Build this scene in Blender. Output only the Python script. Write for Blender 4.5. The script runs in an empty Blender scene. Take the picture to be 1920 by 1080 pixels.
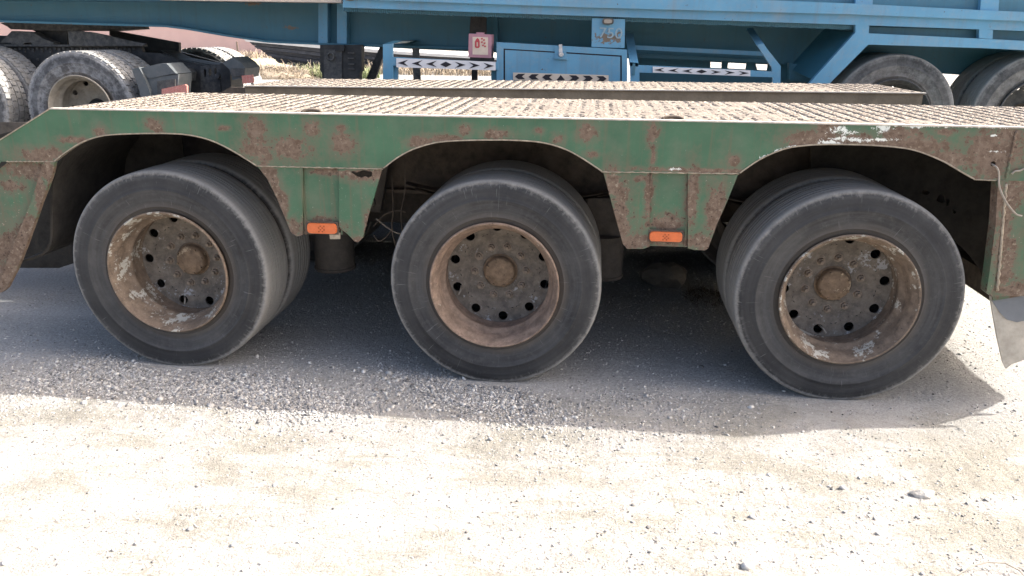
import bpy, bmesh, math, random
import numpy as np
from mathutils import Vector, Matrix, Euler
from mathutils.geometry import tessellate_polygon
PI = math.pi
random.seed(7)
rng = np.random.default_rng(7)
S = bpy.context.scene
COL = S.collection

# ------------------------------------------------------------ camera
F_PX, CX, CY, CZ = 1470.24, 0.4608, -3.6182, 1.69985
YAW, PITCH, ROLL = 0.101533, 0.312726, 0.009164
fwd = Vector((-math.sin(YAW)*math.cos(PITCH), math.cos(YAW)*math.cos(PITCH), -math.sin(PITCH)))
rt = Vector((math.cos(YAW), math.sin(YAW), 0)); up = rt.cross(fwd)
RT = rt*math.cos(ROLL) + up*math.sin(ROLL); UP = -rt*math.sin(ROLL) + up*math.cos(ROLL)
cam = bpy.data.cameras.new('camera'); cam_o = bpy.data.objects.new('camera', cam); COL.objects.link(cam_o)
M = Matrix((RT, UP, -fwd)).transposed().to_4x4(); M.translation = (CX, CY, CZ)
cam_o.matrix_world = M
cam.sensor_width = 36; cam.lens = 36*F_PX/1920; cam.clip_end = 2000; cam.clip_start = 0.05
S.camera = cam_o

# ------------------------------------------------------------ light
SUNV = Vector((1.265, 0.300, 1.0)).normalized()
w = bpy.data.worlds.new('World'); S.world = w; w.use_nodes = True
nt = w.node_tree; bg = nt.nodes['Background']
sky = nt.nodes.new('ShaderNodeTexSky'); sky.sky_type = 'NISHITA'; sky.sun_disc = False
sky.sun_elevation = math.asin(SUNV.z); sky.sun_rotation = math.atan2(SUNV.x, SUNV.y)
sky.dust_density = 7.0; sky.air_density = 0.8; sky.ozone_density = 1.0
nt.links.new(sky.outputs[0], bg.inputs[0]); bg.inputs[1].default_value = 0.15
sun = bpy.data.lights.new('sun', 'SUN'); sun.energy = 2.85; sun.angle = math.radians(0.55); sun.color = (1.0, 0.965, 0.91)
sun_o = bpy.data.objects.new('sun', sun); COL.objects.link(sun_o)
sun_o.rotation_euler = SUNV.to_track_quat('Z', 'Y').to_euler(); sun_o.location = (8, 2, 8)
S.view_settings.view_transform = 'Standard'; S.view_settings.look = 'None'
S.view_settings.exposure = 1.7; S.view_settings.gamma = 1; S.view_settings.use_curve_mapping = False
S.cycles.max_bounces = 8; S.cycles.diffuse_bounces = 4

# ------------------------------------------------------------ helpers
def P(u, v, y=None, z=None, x=None):
    """point where the view line of photo pixel (u,v) meets a plane of the place"""
    d = RT*((u-960)/F_PX) + UP*(-(v-540)/F_PX) + fwd
    if y is not None: t = (y-CY)/d.y
    elif z is not None: t = (z-CZ)/d.z
    else: t = (x-CX)/d.x
    return Vector((CX, CY, CZ)) + d*t
def XZ(u, v, y=0.0):
    p = P(u, v, y=y); return (p.x, p.z)

def link(o, parent=None, mat=None, **kw):
    COL.objects.link(o)
    if parent is not None: o.parent = parent
    if mat is not None and o.type in ('MESH', 'FONT', 'CURVE'):
        o.data.materials.append(mat)
    for k, v in kw.items(): o[k] = v
    return o
def mesh_obj(name, verts, faces, mat, parent=None, smooth=False, **kw):
    me = bpy.data.meshes.new(name); me.from_pydata([tuple(v) for v in verts], [], faces); me.update()
    if smooth:
        me.polygons.foreach_set('use_smooth', [True]*len(me.polygons))
        if smooth is not True:
            try: me.set_sharp_from_angle(angle=smooth)
            except Exception: pass
    return link(bpy.data.objects.new(name, me), parent, mat, **kw)
class MB:
    def __init__(s): s.v = []; s.f = []
    def add(s, v, f):
        n = len(s.v); s.v += [tuple(p) for p in v]; s.f += [tuple(i+n for i in q) for q in f]; return s
    def box(s, a, b, rot=None, c=None):
        x0, y0, z0 = a; x1, y1, z1 = b
        v = [Vector(p) for p in ((x0,y0,z0),(x1,y0,z0),(x1,y1,z0),(x0,y1,z0),(x0,y0,z1),(x1,y0,z1),(x1,y1,z1),(x0,y1,z1))]
        if rot is not None:
            c = Vector(c) if c is not None else Vector(((x0+x1)/2,(y0+y1)/2,(z0+z1)/2))
            v = [rot @ (p-c) + c for p in v]
        return s.add(v, [(0,3,2,1),(4,5,6,7),(0,1,5,4),(1,2,6,5),(2,3,7,6),(3,0,4,7)])
    def prism(s, loops, y0, y1, tf=None):
        """closed polygons (x,z), first the outline then holes, given thickness from y0 to y1"""
        if isinstance(loops[0][0], (int, float)): loops = [loops]
        flat = [p for L in loops for p in L]
        tris = tessellate_polygon([[Vector((p[0], p[1], 0)) for p in L] for L in loops])
        n = len(flat)
        v = [Vector((p[0], y0, p[1])) for p in flat] + [Vector((p[0], y1, p[1])) for p in flat]
        f = []
        for t in tris:
            a, b, c = [Vector((flat[i][0], flat[i][1])) for i in t]
            cr = (b-a).x*(c-a).y - (b-a).y*(c-a).x
            t = tuple(t) if cr > 0 else tuple(reversed(t))
            f.append(t); f.append(tuple(i+n for i in reversed(t)))
        o = 0
        for L in loops:
            m = len(L)
            for i in range(m):
                j = (i+1) % m; f.append((o+i, o+j, o+j+n, o+i+n))
            o += m
        if tf: v = [tf(p) for p in v]
        return s.add(v, f)
    def tube(s, pts, r, seg=8):
        pts = [Vector(p) for p in pts]; n = len(pts); v = []; f = []
        rs = r if isinstance(r, (list, tuple)) else [r]*n
        prev = None
        for i, p in enumerate(pts):
            t = (pts[min(i+1, n-1)] - pts[max(i-1, 0)]).normalized()
            if prev is None: a = t.orthogonal().normalized()
            else: a = (prev - t*prev.dot(t)).normalized()
            prev = a; b = t.cross(a)
            for k in range(seg):
                g = 2*PI*k/seg; v.append(p + (a*math.cos(g)+b*math.sin(g))*rs[i])
        for i in range(n-1):
            for k in range(seg):
                k2 = (k+1) % seg; f.append((i*seg+k, i*seg+k2, (i+1)*seg+k2, (i+1)*seg+k))
        f.append(tuple(range(seg))[::-1]); f.append(tuple((n-1)*seg+k for k in range(seg)))
        return s.add(v, f)
    def lathe(s, prof, seg=64, c=(0,0,0), cap=False):
        """prof = (r, y) pairs turned about the y axis"""
        v = []; f = []; n = len(prof)
        for k in range(seg):
            g = 2*PI*k/seg
            for r, y in prof: v.append((c[0]+r*math.cos(g), c[1]+y, c[2]+r*math.sin(g)))
        for k in range(seg):
            k2 = (k+1) % seg
            for i in range(n-1): f.append((k*n+i, k*n+i+1, k2*n+i+1, k2*n+i))
        if cap:
            f.append(tuple(k*n for k in range(seg))); f.append(tuple(k*n+n-1 for k in range(seg))[::-1])
        return s.add(v, f)
    def build(s, name, mat, parent=None, smooth=False, **kw):
        return mesh_obj(name, s.v, s.f, mat, parent, smooth, **kw)
SM = math.radians(35)
def thing(name, label, cat, loc=(0,0,0), group=None):
    o = bpy.data.objects.new(name, None); COL.objects.link(o); o.location = loc; o.empty_display_size = .2
    o['label'] = label; o['category'] = cat
    if group: o['group'] = group
    return o
def smooth_line(pts, n=6):
    out = []
    for i in range(len(pts)-1):
        p0 = pts[max(i-1,0)]; p1 = pts[i]; p2 = pts[i+1]; p3 = pts[min(i+2,len(pts)-1)]
        for k in range(n):
            t = k/n
            out.append(tuple(.5*((2*b)+(-a+c)*t+(2*a-5*b+4*c-d)*t*t+(-a+3*b-3*c+d)*t**3) for a,b,c,d in zip(p0,p1,p2,p3)))
    out.append(tuple(pts[-1])); return out

# ------------------------------------------------------------ materials
class NT:
    def __init__(s, name):
        s.m = bpy.data.materials.new(name); s.m.use_nodes = True; s.t = s.m.node_tree
        s.b = s.t.nodes['Principled BSDF']; s.tc = s.t.nodes.new('ShaderNodeTexCoord').outputs['Object']
    def n(s, ty, **kw):
        o = s.t.nodes.new(ty)
        for k, v in kw.items(): setattr(o, k, v)
        return o
    def put(s, a, sock):
        if isinstance(a, bpy.types.NodeSocket): s.t.links.new(a, sock)
        elif a is not None:
            if isinstance(a, (tuple, list)) and len(a) == 3 and sock.type == 'RGBA': a = (*a, 1)
            sock.default_value = a
    def math(s, op, a, b=None, clamp=False):
        o = s.n('ShaderNodeMath', operation=op, use_clamp=clamp); s.put(a, o.inputs[0]); s.put(b, o.inputs[1]); return o.outputs[0]
    def vmath(s, op, a, b=None):
        o = s.n('ShaderNodeVectorMath', operation=op); s.put(a, o.inputs[0]); s.put(b, o.inputs[1])
        return o.outputs['Value'] if op in ('LENGTH', 'DOT_PRODUCT', 'DISTANCE') else o.outputs[0]
    def noise(s, scale, detail=4, rough=.55, vec=None, dist=0):
        o = s.n('ShaderNodeTexNoise'); s.put(vec if vec is not None else s.tc, o.inputs['Vector'])
        o.inputs['Scale'].default_value = scale; o.inputs['Detail'].default_value = detail
        o.inputs['Roughness'].default_value = rough; o.inputs['Distortion'].default_value = dist
        return o.outputs['Fac']
    def vor(s, scale, vec=None, feature='F1', out='Distance'):
        o = s.n('ShaderNodeTexVoronoi', feature=feature); s.put(vec if vec is not None else s.tc, o.inputs['Vector'])
        o.inputs['Scale'].default_value = scale; return o.outputs[out]
    def ramp(s, f, lo, hi, a=0.0, b=1.0):
        o = s.n('ShaderNodeMapRange'); s.put(f, o.inputs[0]); o.inputs[1].default_value = lo; o.inputs[2].default_value = hi
        o.inputs[3].default_value = a; o.inputs[4].default_value = b; return o.outputs[0]
    def mix(s, f, a, b):
        o = s.n('ShaderNodeMix', data_type='RGBA'); s.put(f, o.inputs[0]); s.put(a, o.inputs[6]); s.put(b, o.inputs[7]); return o.outputs[2]
    def scale(s, vec, k):
        o = s.n('ShaderNodeMapping'); s.put(vec, o.inputs[0]); o.inputs['Scale'].default_value = k; return o.outputs[0]
    def bump(s, h, dist, strength=1.0):
        o = s.n('ShaderNodeBump'); s.put(h, o.inputs['Height']); o.inputs['Distance'].default_value = dist
        o.inputs['Strength'].default_value = strength; s.t.links.new(o.outputs[0], s.b.inputs['Normal'])
    def done(s, col, rough=.8, metal=0.0, spec=.3):
        s.put(col, s.b.inputs['Base Color']); s.put(rough, s.b.inputs['Roughness']); s.put(metal, s.b.inputs['Metallic'])
        s.b.inputs['Specular IOR Level'].default_value = spec
        return s.m
    def spots(s, lst, y=0.0, jit=.55, fine=.3):
        """lst of (x,z,rx,rz): distance field of ragged stains, <1 inside"""
        sep = s.n('ShaderNodeSeparateXYZ'); s.put(s.tc, sep.inputs[0]); best = None
        for x, z, rx, rz in lst:
            a = s.math('MULTIPLY', s.math('SUBTRACT', sep.outputs[0], x), 1/rx)
            b = s.math('MULTIPLY', s.math('SUBTRACT', sep.outputs[2], z), 1/rz)
            d = s.math('SQRT', s.math('ADD', s.math('MULTIPLY', a, a), s.math('MULTIPLY', b, b)))
            best = d if best is None else s.math('MINIMUM', best, d)
        return best

def simple(name, col, rough=.8, metal=0, var=.25, scale=6, dust=None, dustamt=.5, bump=0.0, bscale=60, spec=.3):
    t = NT(name); n1 = t.noise(scale, 6, .65)
    c2 = tuple(min(1, c*(1+var)) for c in col); c1 = tuple(c*(1-var) for c in col)
    c = t.mix(t.ramp(n1, .3, .7), c1, c2)
    if dust:
        c = t.mix(t.math('MULTIPLY', t.ramp(t.noise(scale*2.3, 8, .7), .42, .68), dustamt), c, dust)
    if bump: t.bump(t.noise(bscale, 5, .6), bump)
    return t.done(c, rough, metal, spec)

def px_spots(lst, y=0.0):
    out = []
    for u, v, ru, rv in lst:
        p = P(u, v, y=y); q = P(u+ru, v, y=y); r = P(u, v-rv, y=y)
        out.append((p.x, p.z, abs(q.x-p.x), abs(r.z-p.z)))
    return out

RUST = [(288,236,13,11),(190,248,9,8),(75,290,38,12),(140,262,20,5),(478,240,18,20),(482,282,24,22),(548,278,30,20),(585,240,13,16),
 (642,272,20,18),(500,322,14,22),(655,325,60,5),(790,268,20,9),(835,262,30,7),(872,244,12,9),(930,252,22,8),(1045,262,9,8),(1100,248,13,14),
 (1224,250,9,22),(1225,292,5,16),(1375,300,11,8),(1300,319,95,4),(1150,345,14,30),(1165,400,18,45),(1185,455,45,13),
 (1245,420,30,14),(1262,452,40,14),(1342,400,15,55),(1322,455,30,14),(1298,370,9,52),(1217,370,7,50),(1200,335,12,5),
 (1530,262,45,16),(1550,240,22,10),(1600,264,60,12),(1700,272,65,20),(1690,250,30,12),(1785,300,45,18),(1860,290,42,42),(1895,252,25,14),(1770,248,16,8),
 (600,425,34,13),(690,425,7,25),(678,452,14,8),(548,430,12,18),(515,345,7,30),(530,390,8,30),(575,440,22,7),(420,240,8,4),(1010,246,7,5),(640,240,8,5),(690,330,40,10),
 (1110,290,10,6),(740,330,8,6)]
RUST_L = [(55,322,45,16),(20,350,22,12),(30,470,60,40),(20,530,60,40),(85,400,12,90),(60,440,30,30),(95,340,6,60)]
RUST_R = [(1893,380,14,110),(1915,320,30,60),(1888,500,14,45),(1905,545,40,16),(1862,420,8,100)]
WHITE = [(1575,245,17,8),(1560,268,26,5),(1600,262,40,5),(1655,240,17,9),(1700,232,40,4),(1760,237,30,3),(1470,284,24,6),(1440,294,16,5),(1655,262,28,3),(1850,238,40,2.5),(1585,246,22,7),(1500,279,30,5),(1720,236,40,4),
 (1268,317,12,3),(1860,254,9,2),(1866,284,16,2)]

def paint_mat(name, paint, rustlist, whitelist=(), amount=0.0):
    t = NT(name)
    nb = t.noise(9, 8, .68); nf = t.noise(60, 6, .7); nm = t.noise(26, 6, .65)
    base = t.mix(t.ramp(t.noise(3.0, 4), .35, .65), tuple(c*.86 for c in paint), tuple(min(1,c*1.12) for c in paint))
    base = t.mix(t.math('MULTIPLY', t.ramp(t.noise(5, 7, .7), .45, .75), .35), base, (.20,.17,.13))       # dusty film
    # vertical run stains
    st = t.noise(1.0, 4, .5, vec=t.scale(t.tc, (38, 1, 1.6)))
    base = t.mix(t.math('MULTIPLY', t.ramp(st, .54, .70), .45), base, (.15,.10,.065))
    rust = t.mix(t.ramp(nm, .35, .68), (.115,.076,.052), (.21,.155,.115))
    rust = t.mix(t.ramp(nf, .56, .68), rust, (.33,.27,.20))
    rust = t.mix(t.ramp(nf, .42, .34), rust, (.045,.03,.024))
    # tiny chips everywhere
    d = t.spots(px_spots(rustlist))
    d = t.math('ADD', d, t.math('MULTIPLY', t.math('SUBTRACT', nb, .5), 2.8))
    d = t.math('ADD', d, t.math('MULTIPLY', t.math('SUBTRACT', nm, .5), 2.6))
    d = t.math('ADD', d, t.math('MULTIPLY', t.math('SUBTRACT', nf, .5), 2.6))
    m = t.ramp(d, 1.12, .98)
    soft = t.math('MULTIPLY', t.ramp(d, 2.3, 1.05), .60)
    chips = t.ramp(t.math('ADD', t.math('MULTIPLY', nm, .5), t.math('MULTIPLY', nf, .5)), .640-amount, .665-amount)
    m = t.math('MAXIMUM', m, chips)
    c = t.mix(soft, base, (.15,.115,.08)); c = t.mix(m, c, rust)
    # pale scuffs
    c = t.mix(t.math('MULTIPLY', t.ramp(t.noise(140, 3, .6), .69, .73), .6), c, (.48,.48,.42))
    if whitelist:
        e = t.spots(px_spots(whitelist))
        e = t.math('ADD', e, t.math('MULTIPLY', t.math('SUBTRACT', t.noise(48, 7, .8, dist=.8), .5), 6.5))
        e = t.math('ADD', e, t.math('MULTIPLY', t.math('SUBTRACT', nb, .5), 2))
        c = t.mix(t.ramp(e, .75, .60), c, (.72,.74,.68))
    t.bump(t.math('ADD', t.math('MULTIPLY', m, -.4), t.math('MULTIPLY', nf, t.math('ADD', t.math('MULTIPLY', m, .8), .05))), .004, .8)
    return t.done(c, t.ramp(m, 0, 1, .5, .9), 0, .35)
GREEN = (.054,.128,.072)
M_green = paint_mat('green_paint', GREEN, RUST, WHITE)
M_greenL = paint_mat('green_paint_rusty', GREEN, RUST_L, amount=.05)
M_greenR = paint_mat('green_paint_tail', GREEN, RUST_R, amount=.03)
M_under = simple('underbody_grime', (.075,.065,.055), .95, 0, .35, 8, (.13,.11,.09), .5, .004, 40)
M_under2 = simple('frame_grime', (.085,.068,.054), .9, 0, .4, 9, (.15,.12,.09), .6, .004, 50)
M_deep = simple('near_black_guard', (.032,.029,.025), .95, 0, .4, 8, (.06,.052,.043), .5, .004, 40)  # near-black variant of the underbody colour for the inner guards
M_black = simple('black_frame_paint', (.028,.030,.032), .6, 0, .3, 5, (.12,.11,.10), .35)
M_blackdust = simple('dusty_black', (.06,.062,.064), .8, 0, .3, 9, (.20,.19,.17), .55)
M_edge = simple('worn_edge_and_halo', (.34,.29,.22), .8, 0, .35, 30, (.16,.11,.07), .5)
M_beamside = simple('dusty_brown_beam', (.19,.155,.11), .9, 0, .25, 4, (.30,.25,.18), .5, .003, 60)

def deck_mat():
    t = NT('dusty_tread_plate')
    n = t.noise(4, 8, .7); f = t.noise(45, 7, .7)
    c = t.mix(t.ramp(n, .35, .68), (.185,.156,.126), (.29,.253,.21))
    c = t.mix(t.ramp(f, .5, .70), c, (.46,.40,.33)); c = t.mix(t.ramp(f, .45, .36), c, (.12,.085,.06))
    t.bump(f, .006, .7); return t.done(c, .85)
M_deck = deck_mat()
M_lip = simple('bare_steel_lip', (.50,.46,.40), .6, 0, .2, 20, (.30,.23,.17), .4)

def tyre_mat(name, base=.018, dust=(.125,.121,.114), amt=.42, mud=0.0):
    t = NT(name); sep = t.n('ShaderNodeSeparateXYZ'); t.put(t.tc, sep.inputs[0])
    oi = t.n('ShaderNodeObjectInfo').outputs['Random']
    r = t.math('SQRT', t.math('ADD', t.math('POWER', sep.outputs[0], 2), t.math('POWER', sep.outputs[2], 2)))
    a = t.math('ARCTAN2', sep.outputs[2], sep.outputs[0])
    cv = t.n('ShaderNodeCombineXYZ'); t.put(t.math('MULTIPLY', r, 55), cv.inputs[0]); t.put(t.math('SINE', a), cv.inputs[1]); t.put(t.math('ADD', t.math('COSINE', a), t.math('MULTIPLY', oi, 30)), cv.inputs[2])
    ring = t.noise(1.3, 5, .6, vec=cv.outputs[0])
    off = t.vmath('ADD', t.tc, None); cb = t.n('ShaderNodeCombineXYZ'); t.put(t.math('MULTIPLY', oi, 20), cb.inputs[0]); t.t.links.new(cb.outputs[0], off.node.inputs[1])
    big = t.noise(3.5, 7, .65, vec=off); fine = t.noise(38, 6, .7, vec=off)
    c = t.mix(t.ramp(ring, .35, .7), (base, base*1.02, base*1.06), (base*2.3, base*2.35, base*2.5))
    c = t.mix(t.math('MULTIPLY', t.ramp(big, .38, .68), amt), c, dust)
    c = t.mix(t.math('MULTIPLY', t.ramp(fine, .5, .72), amt*.8), c, dust)
    # worn pale shoulder and tread, partly painted-in light; dust near the bead
    c = t.mix(t.math('MULTIPLY', t.ramp(t.math('ADD', r, t.math('MULTIPLY', t.math('SUBTRACT', fine, .5), .035)), .500, .519), .75), c, (.30,.29,.27))
    c = t.mix(t.math('MULTIPLY', t.ramp(t.math('ADD', r, t.math('MULTIPLY', t.math('SUBTRACT', big, .5), .08)), .375, .33), .5), c, (.14,.115,.09))
    if mud:
        c = t.mix(t.math('MULTIPLY', t.ramp(t.noise(14, 7, .75, vec=off), .45, .60), mud), c, (.36,.37,.38))
    c = t.mix(t.math('MULTIPLY', t.math('MULTIPLY', t.ramp(r, .425, .437), t.ramp(t.math('ADD', r, t.math('MULTIPLY', t.math('SUBTRACT', big, .5), .04)), .492, .480)), .45), c, (.016,.017,.019))
    nv = t.n('ShaderNodeCombineXYZ'); t.put(t.math('MULTIPLY', r, 14), nv.inputs[0]); t.put(t.math('MULTIPLY', a, 19), nv.inputs[1]); t.put(t.math('MULTIPLY', oi, 50), nv.inputs[2])
    nick = t.math('MULTIPLY', t.ramp(t.noise(1.6, 2, .4, vec=nv.outputs[0]), .60, .64), t.ramp(r, .485, .497))
    c = t.mix(t.math('MULTIPLY', nick, .2), c, (.30,.29,.27))
    # fine sipes across the tread band
    sip = t.math('MULTIPLY', t.ramp(t.math('SINE', t.math('MULTIPLY', a, 210)), .72, .95), t.ramp(r, .516, .519))
    c = t.mix(t.math('MULTIPLY', sip, .07), c, (.02,.02,.02))
    # short radial scratches
    sv = t.n('ShaderNodeCombineXYZ'); t.put(t.math('MULTIPLY', r, 6), sv.inputs[0]); t.put(t.math('MULTIPLY', a, 45), sv.inputs[1]); t.put(t.math('MULTIPLY', oi, 30), sv.inputs[2])
    c = t.mix(t.math('MULTIPLY', t.ramp(t.noise(1.5, 3, .5, vec=sv.outputs[0]), .68, .74), .35), c, (.24,.24,.23))
    t.bump(t.math('ADD', t.math('MULTIPLY', ring, .6), fine), .0025, .6)
    return t.done(c, t.ramp(fine, .3, .7, .55, .8), 0, .35)
M_tyre = tyre_mat('worn_tyre_rubber')
M_tyre_in = tyre_mat('inner_tyre_rubber', .022, (.10,.085,.07), .6)
M_tyre_c = tyre_mat('dusty_old_rubber', .035, (.20,.19,.175), .8, .2)
M_tyre_b = tyre_mat('tractor_tyre_rubber', .045, (.22,.22,.22), .65, .5)

def wheel_mat(name, steel, rcol, thresh):
    t = NT(name); oi = t.n('ShaderNodeObjectInfo').outputs['Random']
    off = t.vmath('ADD', t.tc, None); cb = t.n('ShaderNodeCombineXYZ'); t.put(t.math('MULTIPLY', oi, 20), cb.inputs[1]); t.t.links.new(cb.outputs[0], off.node.inputs[1])
    n1 = t.noise(8, 8, .7, vec=off); n2 = t.noise(70, 5, .7, vec=off); n3 = t.noise(22, 6, .65, vec=off)
    c = t.mix(t.ramp(n3, .38, .65), rcol, tuple(x*1.75 for x in rcol))
    c = t.mix(t.math('MULTIPLY', t.ramp(n2, .58, .7), .55), c, tuple(min(1,x*2.6) for x in rcol))
    c = t.mix(t.math('MULTIPLY', t.ramp(n2, .40, .32), .6), c, (.035,.022,.016))
    c = t.mix(t.ramp(t.math('ADD', n1, t.math('MULTIPLY', t.math('SUBTRACT', n2, .5), .35)), thresh, thresh+.03), c, steel)
    t.bump(t.math('ADD', n2, n3), .003, .7)
    return t.done(c, .75, 0, .35)
M_rimA = wheel_mat('rusty_rim', (.44,.42,.36), (.135,.100,.072), .56)
M_rimB = wheel_mat('brown_rusty_rim', (.40,.35,.29), (.165,.118,.088), .66)
M_disc = wheel_mat('grimy_wheel_disc', (.33,.33,.33), (.115,.098,.080), .60)
M_hub = wheel_mat('rusty_hub_cap', (.40,.32,.22), (.145,.100,.064), .60)
M_bolt = simple('rusty_nuts', (.24,.19,.145), .7, 0, .3, 60)
M_dark = simple('dark_cavity', (.012,.011,.010), .95)
M_rimT = simple('dusty_cream_rim', (.34,.31,.26), .7, 0, .2, 12, (.20,.17,.13), .5)
M_orange = simple('amber_reflector', (.58,.13,.035), .35, 0, .12, 40, spec=.5)
M_orange_d = simple('amber_grid', (.30,.07,.02), .6)
M_wire = simple('galvanised_wire', (.32,.28,.23), .6, 0, .2, 30)
M_flap = simple('pale_dusty_flap', (.47,.43,.36), .85, 0, .25, 9, (.30,.26,.21), .6)
M_flap2 = simple('grey_rubber_flap', (.17,.18,.19), .8, 0, .15, 6)

def blue_mat(name, col, dustc=(.30,.31,.30)):
    t = NT(name); n = t.noise(2.2, 6, .6); f = t.noise(18, 7, .7)
    c = t.mix(t.ramp(n, .3, .7), tuple(x*.9 for x in col), tuple(x*1.08 for x in col))
    c = t.mix(t.math('MULTIPLY', t.ramp(f, .5, .75), .3), c, dustc)
    c = t.mix(t.ramp(t.noise(33, 6, .7), .66, .69), c, (.10,.07,.05))
    run = t.noise(1.0, 5, .6, vec=t.scale(t.tc, (22, 1, 1.2)))
    c = t.mix(t.math('MULTIPLY', t.ramp(run, .52, .72), .25), c, tuple(x*.55 for x in dustc))
    c = t.mix(t.math('MULTIPLY', t.ramp(t.noise(3.3, 7, .7), .50, .70), .30), c, dustc)
    sc = t.math('ADD', t.spots(px_spots([(541,52,12,4),(700,5,10,3),(470,6,14,5),(1140,70,25,10)], 4.3)), t.math('MULTIPLY', t.math('SUBTRACT', t.noise(30, 5, .7), .5), 4))
    c = t.mix(t.ramp(sc, .9, .7), c, (.16,.13,.10))
    t.bump(f, .001, .4); return t.done(c, .5, 0, .4)
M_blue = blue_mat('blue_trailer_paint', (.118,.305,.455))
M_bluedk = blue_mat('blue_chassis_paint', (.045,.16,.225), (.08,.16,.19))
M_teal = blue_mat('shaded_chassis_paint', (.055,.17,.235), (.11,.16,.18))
M_white = simple('white_board', (.74,.72,.72), .6, 0, .06, 12)
M_tan = simple('faded_tan_board', (.62,.52,.42), .6, 0, .1, 12)
M_mark = simple('black_chevron_paint', (.025,.022,.028), .6, 0, .2, 30)
M_pinkbox = simple('faded_red_plastic', (.42,.22,.26), .55, 0, .1, 14)
M_red = simple('red_print', (.42,.06,.07), .5)
M_silver = simple('padlock_steel', (.55,.55,.56), .35, .6)
M_lens = simple('faded_red_lens', (.55,.17,.13), .45, 0, .2, 40, (.6,.5,.45), .6)
M_fadednum = simple('faded_stencil', (.33,.40,.42), .8, 0, .35, 90, (.16,.33,.45), .9)

# ------------------------------------------------------------ gradient noise in numpy for real relief
_perm = rng.permutation(65536)
def vnoise(x, y, seed=0):
    xi = np.floor(x).astype(np.int64); yi = np.floor(y).astype(np.int64); xf = x-xi; yf = y-yi
    def g(ix, iy):
        h = _perm[(ix*73 + _perm[(iy+seed*977) & 65535]) & 65535]; a = h/65536*2*PI; return np.cos(a), np.sin(a)
    u = xf*xf*xf*(xf*(xf*6-15)+10); v = yf*yf*yf*(yf*(yf*6-15)+10)
    def d(ix, iy, dx, dy): gx, gy = g(ix, iy); return gx*dx+gy*dy
    a = d(xi, yi, xf, yf); b = d(xi+1, yi, xf-1, yf); c = d(xi, yi+1, xf, yf-1); e = d(xi+1, yi+1, xf-1, yf-1)
    return (a*(1-u)+b*u)*(1-v) + (c*(1-u)+e*u)*v
def gravelly(x, y):
    """0..1: how loose the stones lie; loose band on the left and along the wheels"""
    base = np.exp(-((y+.25)/.55)**2) * (1/(1+np.exp((x-.9)/.35)))*.9
    base += .35*np.clip(vnoise(x*.9, y*1.3, 5)*2.2+.1, 0, 1)
    base += .3*np.clip((y-.2)/1.5, 0, 1)
    return np.clip(base + .25*vnoise(x*3, y*3, 6), 0.03, 1)
def gheight(x, y, fine=True):
    s = np.clip((y-2.5)/1.3, 0, 1); rise = .45*s*s*(3-2*s)
    h = rise + .010*vnoise(x*1.1+3, y*1.1, 1) + .006*vnoise(x*3.1, y*3.1, 2)
    if fine:
        g = gravelly(x, y)
        k = np.clip(1.4-np.hypot(x, y)/6, 0, 1)
        r = vnoise(x*14+y*2, y*17, 3); h = h + k*(.0022*r + (.0016+.004*g)*vnoise(x*34, y*38, 4) + (.0012+.0032*g)*np.maximum(0, vnoise(x*75, y*80, 7)) )
        pits = np.maximum(0, vnoise(x*22, y*26, 8)-.42); h = h - k*.035*pits*(1-.5*g)
    # tyre contact stays level
    for cx in (-1.686, 0, 1.686):
        m = np.exp(-((x-cx)/.25)**2)*np.exp(-((y-.19)/.28)**2); h = h*(1-m) + .003*m
    return h

def gaxis(lo, hi, step, far, grow=1.25):
    a = list(np.arange(lo, hi+1e-6, step)); s = step; p = hi
    while p < far: s = min(s*grow, 40); p += s; a.append(p)
    s = step; p = lo; b = []
    while p > -far: s = min(s*grow, 40); p -= s; b.append(p)
    return np.array(b[::-1]+a)
gx = gaxis(-2.7, 3.2, .0085, 420, 1.12); gy = gaxis(-1.95, 1.0, .0085, 420, 1.04)
X, Y = np.meshgrid(gx, gy); Z = gheight(X, Y)
ny, nx = X.shape
me = bpy.data.meshes.new('ground'); me.vertices.add(nx*ny)
me.vertices.foreach_set('co', np.stack([X, Y, Z], -1).astype(np.float32).ravel())
i = np.arange(ny-1)[:, None]*nx + np.arange(nx-1)[None]
q = np.stack([i, i+1, i+nx+1, i+nx], -1).reshape(-1, 4)
me.loops.add(q.size); me.loops.foreach_set('vertex_index', q.ravel().astype(np.int32))
me.polygons.add(len(q)); me.polygons.foreach_set('loop_start', (np.arange(len(q))*4).astype(np.int32))
me.polygons.foreach_set('use_smooth', np.ones(len(q), bool)); me.update(calc_edges=True)

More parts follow.
